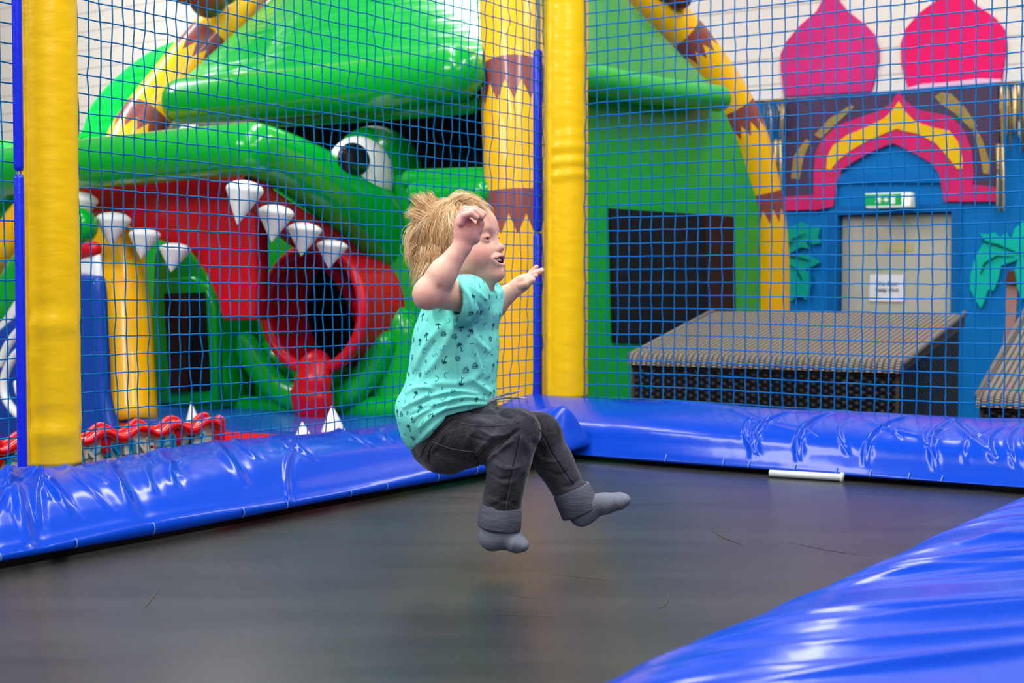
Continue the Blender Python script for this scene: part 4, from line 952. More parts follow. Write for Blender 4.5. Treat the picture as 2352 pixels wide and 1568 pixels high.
def np_mesh(name, vs, qs, mats, parent, label=None, cols=None):
    me = bpy.data.meshes.new(name); me.vertices.add(len(vs)); me.vertices.foreach_set('co', np.asarray(vs, np.float32).ravel())
    k = qs.shape[1]; me.loops.add(qs.size); me.loops.foreach_set('vertex_index', qs.astype(np.int32).ravel())
    me.polygons.add(len(qs)); me.polygons.foreach_set('loop_start', np.arange(0, qs.size, k, dtype=np.int32)); me.polygons.foreach_set('loop_total', np.full(len(qs), k, dtype=np.int32))
    me.update(calc_edges=True); me.validate(); me.polygons.foreach_set('use_smooth', [True] * len(me.polygons))
    for m in (mats if isinstance(mats, list) else [mats]): me.materials.append(m)
    if cols is not None:
        a = me.color_attributes.new('Tint', 'FLOAT_COLOR', 'POINT'); c4 = np.ones((len(vs), 4), np.float32); c4[:, :3] = cols; a.data.foreach_set('color', c4.ravel())
    o = bpy.data.objects.new(name, me); COL.objects.link(o)
    if parent is not None:
        o.parent = parent
        rootp = parent
        while rootp.parent: rootp = rootp.parent
        o.matrix_parent_inverse = Matrix.Translation(rootp.location).inverted() if parent is rootp else Matrix.Identity(4)
        if parent is not rootp: o.matrix_parent_inverse = Matrix.Identity(4)
    if label: o['label'] = label
    return o
def smooth_np(vs, qs, it=2, lam=.5):
    n = len(vs); E = np.concatenate([qs[:, [0, 1]], qs[:, [1, 2]], qs[:, [2, 3]], qs[:, [3, 0]]]); v = vs.copy()
    deg = np.bincount(E.ravel(), minlength=n)[:, None]
    for _ in range(it):
        s_ = np.stack([np.bincount(E[:, 0], v[E[:, 1], a], n) + np.bincount(E[:, 1], v[E[:, 0], a], n) for a in range(3)], 1)
        v += lam * (s_ / np.maximum(deg, 1) - v)
    return v
def normals_np(vs, qs):
    a = vs[qs[:, 2]] - vs[qs[:, 0]]; b = vs[qs[:, 3]] - vs[qs[:, 1]]; fn = np.cross(a, b); n = np.zeros_like(vs)
    for k in range(4):
        for c in range(3): n[:, c] += np.bincount(qs[:, k], fn[:, c], len(vs))
    return n / (np.linalg.norm(n, axis=1, keepdims=True) + 1e-12)

CY = 3.1
def K(px, py, dy=0.0): return np.array(at(px, py, CY + dy))
R_ = CY / F                                     # metres per pixel at the child
PR = thing('person', 'blond toddler in mint green printed t-shirt and black jeans bouncing in mid-air with raised arms', 'person', tuple(K(1090, 1000)))
YAW = math.radians(-19); PIT = math.radians(9)
HX = np.array([math.cos(YAW) * math.cos(PIT), math.sin(YAW) * math.cos(PIT), math.sin(PIT)])
HY = np.array([-math.sin(YAW), math.cos(YAW), 0.0]); HZ = np.cross(HX, HY); HAX = (HX, HY, HZ)
HO = K(1053, 562, 0.0)
def h(x, y, z): return HO + HX * x + HY * y + HZ * z
# ---------------------------------------------------- skin: head, neck, arms, hands, hidden torso as one surface
lo = K(900, 1010, -.30); hi = K(1290, 430, .22); lo = np.array([lo[0], CY - .26, .18]); hi = np.array([hi[0], CY + .26, K(1000, 436)[2]])
S = SDF((K(930, 700)[0], CY - .235, K(900, 960)[2]), (K(1262, 700)[0], CY + .215, K(1000, 440)[2]), .0016)
S.ell(h(-.012, 0, .026), (.086, .071, .070), HAX, .01)                      # skull
S.ell(h(.030, 0, -.022), (.060, .060, .070), HAX, .03)                      # face
S.ell(h(.045, 0, .032), (.046, .055, .045), HAX, .02)                       # forehead
for sg_ in (-1, 1):
    S.ell(h(.050, sg_ * .037, -.033), (.029, .025, .026), HAX, .02)           # cheeks
    S.ell(h(.012, sg_ * .046, -.045), (.034, .020, .030), HAX, .02)           # jaw
    S.ell(h(.069, sg_ * .021, .020), (.010, .024, .010), HAX, .016)           # brow
S.ell(h(.0725, 0, -.0745), (.0195, .023, .018), HAX, .014)                      # chin
S.ell(h(.042, 0, -.072), (.040, .036, .020), HAX, .02)                       # under chin
S.ell(h(.0745, 0, -.051), (.0165, .029, .022), HAX, .012)                      # mouth mound
for sg_ in (-1, 1): S.ell(h(.088, sg_ * .031, -.001), (.0145, .018, .010), HAX, .014, sub=True)   # eye sockets
S.cone(h(.077, 0, .004), h(.086, 0, -.018), .0062, .0080, .012)               # nose bridge
S.ell(h(.0925, 0, -.0225), (.0098, .0098, .0085), HAX, .006)                   # nose tip
for sg_ in (-1, 1): S.ell(h(.0855, sg_ * .0100, -.0255), (.0080, .0068, .0068), HAX, .005)
for sg_ in (-1, 1): S.ell(h(.0905, sg_ * .0052, -.0318), (.004, .0028, .0026), HAX, .002, sub=True)
for sg_ in (-1, 1):
    S.ell(h(.0685, sg_ * .031, .0005), (.0155, .0175, .0135), HAX, .006)         # lid bulge
    S.ell(h(.083, sg_ * .031, -.0015), (.013, .0160, .0026), HAX, .0008, sub=True)  # lid slit
# mouth: lips around an open smile
def arc(f, n=11): return [f(-1 + 2 * i / (n - 1)) for i in range(n)]
up_ = arc(lambda u: h(.0912 - .0092 * u * u, .0310 * u, -.0395 - .0050 * u * u)); dn_ = arc(lambda u: h(.0888 - .0068 * u * u, .0310 * u, -.0575 + .0115 * abs(u) ** 3.5))
md_ = [(a + b) / 2 for a, b in zip(up_, dn_)]; mr_ = [max(.0021, np.linalg.norm(a - b) / 2 - .0019) for a, b in zip(up_, dn_)]
for a, b in zip(up_, up_[1:]): S.cone(a, b, .0027, .0027, .008)
for a, b in zip(dn_, dn_[1:]): S.cone(a, b, .0034, .0034, .007)
for off in (.006, -.001, -.008):
    for i in range(10): S.cone(md_[i] + HX * off, md_[i + 1] + HX * off, mr_[i], mr_[i + 1], .0008, sub=True)
for sg_ in (-1, 1): S.cone(h(.0800, sg_ * .0165, -.024), h(.0690, sg_ * .0340, -.0440), .0022, .0026, .006, sub=True)
# ear on the near side
for sg_ in (-1, 1):
    S.ell(h(.008, sg_ * .066, -.030), (.014, .006, .022), HAX, .005); S.ell(h(.010, sg_ * .073, -.030), (.009, .003, .014), HAX, .003, sub=True)
# neck and torso
S.cone(h(.000, 0, -.060), K(1078, 668, .0), .042, .046, .02)
S.cone(K(1078, 668, 0), K(1062, 720, 0), .05, .07, .02); S.ell(K(1060, 780, 0), (.066, .088, .10), ((.92, -.38, 0), (.38, .92, 0), (0, 0, 1)), .03)
# near arm (right): shoulder -> elbow -> wrist
SHR = K(1068, 680, -.088); ELR = K(986, 672, -.165); WRR = K(1061, 566, -.165)
S.cone(SHR, ELR, .034, .031, .012); S.cone(ELR, K(1018, 626, -.168), .0295, .0275, .012); S.cone(K(1014, 632, -.168), WRR, .0280, .0185, .012)
S.ell(K(980, 680, -.165), (.026, .026, .026), k=.012)
# near hand
PAL = K(1070, 532, -.165)
aY = np.array([0, 1.0, 0])
S.cone(WRR, K(1067, 545, -.165), .0185, .020, .008, flat=((0, 1, 0), .9))
S.ell(PAL, (.0250, .0215, .0275), ((.95, 0, .3), (0, 1, 0), (-.3, 0, .95)), .008)
S.ell(K(1062, 512, -.162), (.017, .021, .018), k=.008)
S.ell(K(1083, 540, -.158), (.016, .015, .021), ((.8, 0, .6), (0, 1, 0), (-.6, 0, .8)), .007)   # thumb mount
S.ell(K(1078, 512, -.186), (.010, .014, .008), k=.004, sub=True)                             # cupped palm
def finger(pts, r0, r1, k=.0016):
    n = len(pts) - 1
    for i in range(n): S.cone(pts[i], pts[i + 1], r0 + (r1 - r0) * i / n, r0 + (r1 - r0) * (i + 1) / n, .003 if i == 0 else .002)
finger([K(1058, 512, -.188), K(1066, 495, -.192), K(1082, 490, -.192), K(1094, 499, -.190)], .0078, .0062)       # little finger, nearest
finger([K(1060, 504, -.175), K(1070, 487, -.178), K(1090, 485, -.178), K(1106, 497, -.177)], .0082, .0066)
finger([K(1058, 500, -.160), K(1069, 481, -.161), K(1092, 481, -.161), K(1110, 492, -.160)], .0084, .0066)
finger([K(1056, 502, -.145), K(1066, 483, -.145), K(1088, 483, -.145), K(1104, 491, -.146)], .0082, .0064)
finger([K(1088, 545, -.155), K(1099, 528, -.160), K(1104, 512, -.164), K(1103, 503, -.168)], .0098, .0068)
# far arm (left)
SHL = K(1118, 690, .095); ELL_ = K(1132, 700, .13); WRL = K(1181, 664, .12)
S.cone(SHL, ELL_, .034, .029, .012); S.cone(ELL_, WRL, .0285, .0185, .012); S.cone(K(1110, 715, .12), ELL_, .028, .027, .012)
S.ell(K(1196, 652, .12), (.024, .017, .0190), ((.87, 0, .48), (0, 1, 0), (-.48, 0, .87)), .008)
S.ell(K(1206, 644, .118), (.018, .019, .0140), ((.87, 0, .48), (0, 1, 0), (-.48, 0, .87)), .007)
finger([K(1208, 640, .134), K(1220, 626, .136), K(1232, 613, .136)], .0074, .0054)
finger([K(1212, 637, .124), K(1228, 626, .123), K(1245, 620, .121)], .0076, .0054)
finger([K(1213, 639, .112), K(1229, 629, .109), K(1244, 622.5, .106)], .0074, .0054)
finger([K(1209, 646, .102), K(1220, 640, .099), K(1231, 633, .097)], .0066, .0050)
finger([K(1196, 656, .106), K(1211, 652, .098), K(1224, 643, .094)], .0086, .0062)
vs, qs = S.mesh(); vs = smooth_np(vs, qs, 1, .4)
# tints
skin = np.array(lin((236, 184, 162))[:3]); L_ = (vs - HO) @ np.array([HX, HY, HZ]).T
cols = np.tile(skin, (len(vs), 1))
def blend(mask, c, a=1.0):
    global cols
    m = (np.clip(mask, 0, 1) * a)[:, None]; cols = cols * (1 - m) + np.array(lin(c)[:3]) * m
def gball(c, r): return np.exp(-(((L_ - np.array(c)) / np.array(r)) ** 2).sum(1))
for sg_ in (-1, 1):
    blend(gball((.062, sg_ * .050, -.030), (.022, .02, .016)), (226, 140, 132), .65)
    blend(gball((.055, sg_ * .046, -.052), (.012, .02, .010)), (196, 96, 104), .55)
blend(gball((.10, 0, -.024), (.012, .013, .010)), (226, 148, 138), .45)
dmin = np.full(len(vs), 9.0)
hw = lambda P: np.array([(p - HO) @ np.array([HX, HY, HZ]).T for p in P])
for line in (hw(up_), hw(dn_)):
    for a, b in zip(line, line[1:]):
        t = np.clip(((L_ - a) @ (b - a)) / ((b - a) @ (b - a)), 0, 1); dmin = np.minimum(dmin, np.linalg.norm(L_ - a - t[:, None] * (b - a), axis=1))
blend(np.clip((.0047 - dmin) / .0016, 0, 1), (190, 76, 84), .8)
dm = np.full(len(vs), 9.0); mdl = hw(md_)
for i in range(10):
    a, b = mdl[i], mdl[i + 1]; ab_ = b - a; w2 = L_ - a; w2[:, 0] = 0 * w2[:, 0]; ab2 = ab_.copy(); ab2[0] = 0
    t = np.clip((w2 @ ab2) / (ab2 @ ab2), 0, 1); dd_ = np.linalg.norm(w2 - t[:, None] * ab2, axis=1) - (mr_[i] * (1 - t) + mr_[i + 1] * t)
    front_x = a[0] * (1 - t) + b[0] * t; dd_ = np.where((L_[:, 0] < front_x + .0005) & (L_[:, 0] > front_x - .022), dd_, 9); dm = np.minimum(dm, dd_)
cols[dm < .0006] = lin((112, 22, 32))[:3]
for sg_ in (-1, 1): blend(gball((.080, sg_ * .030, .019), (.014, .016, .0022)), (206, 160, 120), .5); blend(np.exp(-(((L_ - np.array((.080, sg_ * .031, .0020))) / np.array((.012, .014, .0011))) ** 2).sum(1)), (120, 78, 66), .6)
mot = sum(np.sin(vs @ np.random.RandomState(k_).normal(size=3) * (60 + 40 * k_) + k_) for k_ in range(5)) / 5
blend(np.clip(mot * .9 + .1, 0, 1), (206, 132, 124), .35)
hand = np.exp(-(((vs - PAL - np.array([.0, 0, .01])) / np.array([.045, .06, .045])) ** 2).sum(1)); blend(hand, (224, 140, 140), .7)
for c_, r__ in ((K(980, 690, -.18), .03), (K(1228, 628, .12), .035)): blend(np.exp(-((vs - c_) ** 2).sum(1) / r__ ** 2), (226, 146, 142), .5)
blend(np.exp(-((vs - K(1008, 655, -.195)) ** 2).sum(1) / .006 ** 2), (170, 70, 70), .6)
sm_ = mat('child_skin', (238, 192, 172), .48, sss=.12, bump=.06, bscale=180, bdist=.001); t_ = sm_.node_tree; at_ = N(t_, 'ShaderNodeAttribute', attribute_name='Tint'); t_.links.new(at_.outputs['Color'], t_.nodes['Principled BSDF'].inputs['Base Color'])
BODY = np_mesh('body', vs, qs, sm_, PR, cols=cols)
# eyes
for sg_ in (-1, 1):
    g = G(); c_ = h(.0702, sg_ * .0305, -.0015); g.ellipsoid(c_, (HX, HY, HZ), (.0098, .0098, .0098), nu=20, nv=14); e = g.build('eye', mat('eye_white', (225, 220, 216), .2), PR)
    gz = HX * .93 + HY * (-.05) - HZ * .28; gz = Vector(gz / np.linalg.norm(gz)); g = G(); g.tube([Vector(c_) + gz * .0078, Vector(c_) + gz * .0098], [.0062, .0045], 16)
    g.build('iris', mat('dark_iris', (62, 58, 60), .15), e)
# teeth
g = G()
for i, yy in enumerate((-.0190, -.0150, -.0108, -.0066, -.0023, .0023, .0066, .0108, .0150, .0190)):
    g = G(); x = .0862 - 10 * yy * yy * 1.0; g.ellipsoid(h(x, yy, -.0458 - 3 * yy * yy), (HX, HY, HZ), (.0022, .0023, .0036), nu=10, nv=8); g.build('milk_tooth', mat('tooth_enamel', (248, 246, 240), .25) if i == 0 else bpy.data.materials['tooth_enamel'], PR)

# ---------------------------------------------------- hair
SK = (.086, .071, .070); SCt = np.array((-.012, 0, .026))
HS = SDF(h(-.02, 0, 0) - .15, h(-.02, 0, 0) + .15, .0026)
HS.ell(h(-.014, 0, .027), (.0905, .0755, .0745), HAX, .0); HS.ell(h(-.030, 0, -.020), (.066, .070, .064), HAX, .02)
# keep only the scalp: cut the face away
HS.halfspace(h(.030, 0, .020), HX * .62 - HZ * .78, k=.01)
HS.ell(h(.06, 0, -.08), (.085, .09, .10), HAX, .004, sub=True)
hv, hq = HS.mesh(); hv = smooth_np(hv, hq, 3)
def hair_mat():
    m = mat('blond_hair', (222, 186, 136), .42, spec=.4); t = m.node_tree; b = t.nodes['Principled BSDF']
    a = N(t, 'ShaderNodeAttribute', attribute_name='Tint'); t.links.new(a.outputs['Color'], b.inputs['Base Color']); return m
HM = hair_mat()
hcol = np.tile(np.array(lin((176, 136, 92))[:3]), (len(hv), 1))
HAIR = np_mesh('hair', hv, hq, HM, PR, cols=hcol)
rs = np.random.RandomState(21); SV = []; SQ = []; SCc = []; base = 0
blonde = [(246, 216, 172), (234, 198, 148), (212, 172, 120), (250, 228, 190), (184, 142, 94), (226, 188, 136)]
CR = np.array((.006, -.012, .075)); CR = CR / np.linalg.norm(CR / np.array(SK)); 
def on_skull(d, s=1.0): d = d / np.linalg.norm(d / np.array(SK)); return d * s
def strand(P, r, col):
    global base
    n = len(P); P = np.array(P); T = np.gradient(P, axis=0); T /= np.linalg.norm(T, axis=1, keepdims=True) + 1e-9
    ref = P - np.array((-.012, 0, 0)); B_ = np.cross(T, ref); B_ /= np.linalg.norm(B_, axis=1, keepdims=True) + 1e-9; Nn = np.cross(B_, T)
    for i in range(n):
        rr = r * (1 - (i / (n - 1)) ** 2 * .85)
        for (c, s_) in ((1, 0), (0, .6), (-1, 0), (0, -.6)): SV.append(P[i] + B_[i] * c * rr + Nn[i] * s_ * rr)
        for _ in range(4): SCc.append(col)
    for i in range(n - 1):
        for k in range(4): q = (k + 1) % 4; SQ.append((base + i * 4 + k, base + i * 4 + q, base + (i + 1) * 4 + q, base + (i + 1) * 4 + k))
    base += 4 * n
def hairline_ok(p):
    x, y, z = p
    if z > .052: return True
    if x > .035: return z > .040 + (x - .035) * .1
    if x > .000: return z > -.002 + x * 1.1
    return z > -.078 + max(0, (x + .045)) * 1.0
clump = {}
SK2 = np.array((.068, .073, .066)); SC2 = np.array((-.028, 0, -.018)); SK1 = np.array(SK)
def grow(total, SKv, SCv, ok, lower):
    ns = 0
    while ns < total:
        d = rs.normal(size=3); d /= np.linalg.norm(d); q0 = d / np.linalg.norm(d / SKv); p = q0 + SCv
        if not ok(p): continue
        q = q0; nrm_ = q / SKv ** 2; nrm_ /= np.linalg.norm(nrm_); cr_v = (p - SCt) - CR
        fl = cr_v - nrm_ * (cr_v @ nrm_); fl /= np.linalg.norm(fl) + 1e-6
        front = np.clip((p[0] - .01) / .05, 0, 1)
        cid = (int((p[0] + .2) / .026), int((p[1] + .2) / .026), int((p[2] + .2) / .026))
        if cid not in clump: clump[cid] = (rs.normal(size=3) * .34, rs.uniform(.8, 1.25), rs.uniform(0, 1))
        cdir, cl, cc = clump[cid]
        down = np.array((-.75, 0, -.75)) if p[2] > .02 else np.array((-.2, 0, -1.0))
        fl = fl * .8 + down * (.8 * (1 - front) + .1) + cdir * .8 + rs.normal(size=3) * .07
        if front > .3: fl += np.array((.75, -.05, -.15)) * front
        fl -= nrm_ * (fl @ nrm_); fl /= np.linalg.norm(fl) + 1e-9
        Lh = (.070 * (1 - front) + .046 * front) * cl * rs.uniform(.75, 1.15)
        if lower: Lh *= .75
        n = 8; P = []; pos = q * rs.uniform(1.02, 1.07); dirv = fl + nrm_ * .12; curl = rs.normal(size=3) * .08 + cdir * .35; lift = rs.uniform(1.05, 1.13) + (.03 if lower else 0)
        for i in range(n):
            P.append(pos + SCv); dirv = dirv / np.linalg.norm(dirv); pos = pos + dirv * Lh / (n - 1)
            dirv = dirv + curl * .30 + np.array((-.01, 0, -.07))
            sc_ = np.linalg.norm(pos / SKv); nn_2 = pos / SKv ** 2; nn_2 /= np.linalg.norm(nn_2)
            if sc_ > lift: dirv = dirv - nn_2 * max(0, dirv @ nn_2) - nn_2 * .12
            if sc_ < 1.04: pos = pos * (1.04 / sc_); dirv = dirv - nn_2 * min(0, dirv @ nn_2)
        pal_ = blonde[int(cc * 5.99)] if rs.rand() < .6 else blonde[rs.randint(6)]
        strand(P, rs.uniform(.00040, .00072), lin(pal_)[:3]); ns += 1
grow(8200, SK1, SCt, hairline_ok, False)
grow(3200, SK2, SC2, lambda p: p[2] < .012 and p[0] < -.012 and p[2] > -.078, True)
# loose tufts lifted by the jump (back of the crown), nape ends and forehead fringe
def px2h(px, py, dy): return (K(px, py, dy) - HO) @ np.array([HX, HY, HZ]).T
tufts = [((985, 500), (955, 478), (938, 488), -.02, 60, .9), ((990, 490), (960, 462), (946, 452), -.01, 90, 1), ((1000, 480), (975, 456), (962, 448), .0, 90, 1), ((1010, 478), (990, 455), (984, 443), .01, 80, 1), ((978, 505), (948, 492), (934, 497), -.02, 70, 1),
         ((1030, 470), (1052, 452), (1078, 452), -.01, 120, 1), ((1040, 466), (1068, 450), (1100, 466), -.02, 120, 1), ((1060, 466), (1090, 458), (1118, 480), -.03, 130, 1), ((1075, 468), (1105, 470), (1128, 500), -.03, 120, 1), ((1030, 470), (1045, 450), (1064, 444), .0, 40, 1),
         ((962, 590), (950, 620), (948, 655), -.03, 70, 1), ((975, 600), (962, 630), (956, 648), -.045, 60, 1), ((955, 560), (938, 590), (946, 620), -.02, 80, 1), ((1080, 470), (1100, 490), (1108, 516), -.05, 70, 1), ((1090, 470), (1118, 486), (1134, 512), -.02, 90, 1),
         ((960, 520), (938, 545), (940, 585), -.02, 90, 1), ((958, 540), (934, 570), (944, 600), 0, 70, 1), ((985, 600), (972, 630), (964, 650), -.05, 40, 1)]
for (a, b, c, dy, n_s, _) in tufts:
    col0 = blonde[rs.randint(6)]
    for k in range(n_s):
        j = rs.normal(size=2) * 6; j2 = j * .7 + rs.normal(size=2) * 4; j3 = j * .4 + rs.normal(size=2) * 5; dd = dy + rs.normal() * .014
        P0, P1_, P2_ = px2h(a[0] + j[0], a[1] + j[1], dd), px2h(b[0] + j2[0], b[1] + j2[1], dd + rs.normal() * .006), px2h(c[0] + j3[0], c[1] + j3[1], dd + rs.normal() * .012)
        tt = np.linspace(0, rs.uniform(.7, 1.08), 8)[:, None]; P = (1 - tt) ** 2 * P0 + 2 * tt * (1 - tt) * (2 * P1_ - .5 * (P0 + P2_)) * 1.0 + tt ** 2 * P2_
        # keep outside the skull
        Q = P - SCt; s__ = np.linalg.norm(Q / np.array(SK), axis=1); s_min = 1.07; Q = np.where((s__ < s_min)[:, None], Q * (s_min / s__)[:, None], Q); P = Q + SCt
        strand(list(P), rs.uniform(.00035, .00062), lin(col0 if rs.rand() < .4 else blonde[rs.randint(6)])[:3])
SV = np.array(SV); SVw = HO + SV[:, :1] * HX + SV[:, 1:2] * HY + SV[:, 2:3] * HZ
np_mesh('hair_strands', SVw, np.array(SQ), HM, HAIR, cols=np.array(SCc))

# ---------------------------------------------------- t-shirt
TY = math.radians(-20); TX = np.array([math.cos(TY), math.sin(TY), 0]); TYv = np.array([-math.sin(TY), math.cos(TY), 0]); TAX = (TX, TYv, np.array([0, 0, 1.0]))
T = SDF((K(905, 700)[0], CY - .20, K(900, 1050)[2]), (K(1165, 700)[0], CY + .20, K(1000, 600)[2]), .0023)
T.ell(K(1052, 765, 0), (.082, .108, .112), TAX, .02); T.ell(K(1040, 850, 0), (.090, .110, .13), TAX, .04)
T.ell(K(1030, 930, 0), (.094, .114, .085), TAX, .04); T.ell(K(986, 960, -.005), (.066, .108, .070), ((.75, 0, .66), (0, 1, 0), (-.66, 0, .75)), .03)
T.cone(K(1068, 690, -.065), K(1105, 690, .065), .052, .052, .04)
T.cone(K(1082, 662, 0), K(1072, 700, 0), .050, .07, .02)
T.cone(K(1078, 668, -.062), K(1052, 694, -.118), .040, .0475, .02)        # near sleeve
T.cone(K(1104, 678, .062), K(1116, 694, .110), .036, .038, .02)          # far sleeve
T.cone(K(944, 934, -.02), K(940, 938, .03), .020, .020, .03)
T.cone(K(965, 1005, -.03), K(970, 1000, .03), .030, .030, .03)
# sleeve openings
sn_ = (ELR - SHR) / np.linalg.norm(ELR - SHR); T.halfspace(K(1046, 690, -.118), (-.93, -.35, .05), (K(1030, 690, -.13), .065), .003)
T.cone(K(1060, 691, -.108), K(1000, 694, -.155), .0300, .0440, .003, sub=True)
T.halfspace(K(1142, 690, .12), (.75, .5, -.2), (K(1165, 690, .13), .055), .003)
# neck opening
T.cone(h(.0, 0, -.05), K(1082, 656, 0), .058, .047, .004, sub=True)
T.halfspace(K(1090, 648, 0), (.38, -.15, .92), (K(1088, 640, 0), .085), .004)
# hem
f_keepA = None
sl, (X, Y, Zz) = T._sub(T.lo, T.lo + T.n * T.h)
def lineplane(p1, p2):
    a, b = K(*p1), K(*p2); d = b - a; n_ = np.array([-d[2], 0, d[0]]); n_ /= np.linalg.norm(n_)
    if n_[2] > 0: n_ = -n_
    return a, n_
pa, na = lineplane((1130, 922), (1030, 946)); pb, nb_ = lineplane((1030, 946), (955, 1042))
dA = (X - pa[0]) * na[0] + (Zz - pa[2]) * na[2] + 0 * Y; dB = (X - pb[0]) * nb_[0] + (Zz - pb[2]) * nb_[2] + 0 * Y
T.f = np.maximum(T.f, np.minimum(dA, dB).astype(np.float32))
# hollow below so the hem has an edge
tv, tq = T.mesh(); tv = smooth_np(tv, tq, 2)
tn = normals_np(tv, tq)
def folds(v, n, L, back=False):
    PX, PY = proj_np(v); camd = np.array([0, 0, CAMZ]) - v; camd /= np.linalg.norm(camd, axis=1, keepdims=True); vis = np.clip((n * camd).sum(1) * 2.0 + .5, 0, 1)
    D = np.zeros(len(v))
    for pts, wd, am in L:
        P = np.array(sm2([(a, b) for a, b in pts], 5, False)); best = np.full(len(v), 1e9); tb = np.zeros(len(v))
        for i in range(len(P) - 1):
            a, b = P[i], P[i + 1]; d = b - a; L2s = d @ d + 1e-9; t = np.clip(((PX - a[0]) * d[0] + (PY - a[1]) * d[1]) / L2s, 0, 1)
            r = np.hypot(PX - a[0] - t * d[0], PY - a[1] - t * d[1]); u_ = (i + t) / (len(P) - 1); m = r < best; best = np.where(m, r, best); tb = np.where(m, u_, tb)
        D += am * np.exp(-(best / wd) ** 2) * (np.sin(np.clip(tb, .0, 1) * PI) ** .5 if True else 1)
    return v + n * (D * vis)[:, None]
FT = [([(1120, 918), (1060, 912), (1000, 930), (950, 960)], 5, .006), ([(1100, 905), (1040, 898), (985, 915)], 5, .005), ([(1128, 928), (1070, 928), (1010, 944), (960, 985)], 6, .006), ([(1035, 900), (1030, 925), (1005, 950)], 5, .004),
      ([(990, 905), (950, 925), (925, 938)], 6, .005), ([(1020, 955), (985, 990), (958, 1020)], 7, .004), ([(1085, 770), (1100, 830), (1120, 870)], 9, .004), ([(1075, 730), (1095, 780), (1125, 810)], 8, .004), ([(1025, 740), (980, 790), (955, 850)], 9, .004), ([(1040, 760), (1000, 830), (960, 880)], 9, .0035),
      ([(1110, 850), (1060, 880), (1000, 880), (950, 900)], 9, .004), ([(1070, 640), (1090, 665), (1120, 690)], 5, .003), ([(1055, 650), (1075, 680), (1085, 720)], 5, .003), ([(1080, 870), (1110, 890), (1128, 905)], 7, .004), ([(930, 905), (960, 890), (1000, 893)], 6, .004),
      ([(1050, 925), (990, 935), (940, 955)], 4, -.004), ([(1060, 905), (1000, 912), (950, 935)], 4, -.004), ([(1090, 790), (1112, 850), (1122, 890)], 6, -.003), ([(1000, 780), (970, 830), (950, 880)], 7, -.003), ([(1072, 655), (1095, 690), (1110, 730)], 5, -.0025)]
def crumple(v, n, amp, fr, seed):
    r_ = np.random.RandomState(seed); D = np.zeros(len(v))
    for _ in range(14):
        k_ = r_.normal(size=3) * fr; D += np.abs(np.sin(v @ k_ + r_.uniform(0, 6)) ) ** .7 * r_.uniform(.4, 1)
    D -= D.mean(); return v + n * (D / np.abs(D).max() * amp)[:, None]
tv = crumple(tv, tn, .0035, 22, 5); tv = folds(tv, tn, [(p, w_ * .9, a * 1.25) for p, w_, a in FT]); tn = normals_np(tv, tq)
SHM = mat('mint_green_jersey', (122, 226, 212), .8, bump=.25, bscale=26, bdist=.004, detail=4, sss=0.0, var=.05, vscale=9)
# printed motifs laid on the cloth
bvh = BVHTree.FromPolygons([tuple(p) for p in tv], [tuple(int(x) for x in q) for q in tq])
def motif_palm(): 
    L = [[(0, -9), (.6, -4), (0, 2)], [(-3, -9), (3, -9)]]
    for a in (20, 70, 110, 160, 200, 340): L.append([(0, 2), (3.2 * math.cos(math.radians(a)), 2 + 3.2 * math.sin(math.radians(a)) + .8), (5.5 * math.cos(math.radians(a)), 2 + 5.5 * math.sin(math.radians(a)) - 1.2)])
    return L, 1.0
def motif_dash(): return [[(0, -4), (0, 4)]], 1.3
def motif_dash2(): return [[(-1.6, -4), (-1.6, 4)], [(1.6, -4), (1.6, 4)]], 1.4
def motif_dashh(): return [[(-5, 0), (5, 1)]], 1.4
def motif_curl(): return [[(-6, 2), (-3, -3), (1, -2), (2, 2), (5, 4), (8, 0)]], .7
def motif_curl2(): return [[(-3, 6), (3, 4), (4, -2), (-2, -6)]], .7
def motif_gem(): return [[(-4, -3), (-2, 4), (3, 4), (5, -1), (0, -5), (-4, -3)], [(-2, 4), (0, -5), (3, 4)], [(-4, -3), (5, -1)]], .7
def motif_isle(): return [[(-6, -4), (6, -4)], [(-4, -2), (0, 4)], [(0, 4), (4, 3)], [(0, 4), (-4, 5)], [(0, 4), (3, 7)], [(2, -2), (4, 2), (6, -2)], [(-6, 1), (-3, 3)], [(-6, -1), (5, -1)]], 1.2
kinds = [motif_palm, motif_palm, motif_isle, motif_dash, motif_dash2, motif_dashh, motif_curl, motif_curl2, motif_gem, motif_isle, motif_curl, motif_dash]
pv = []; pf = []; rs = np.random.RandomState(4); placed = []
order = rs.permutation(len(tv))
for vi in order:
    p = tv[vi]
    if any(np.sum((p - q) ** 2) < .0225 ** 2 for q in placed): continue
    placed.append(p)
    if len(placed) > 380: break
dmax = {}
mat_idx = []
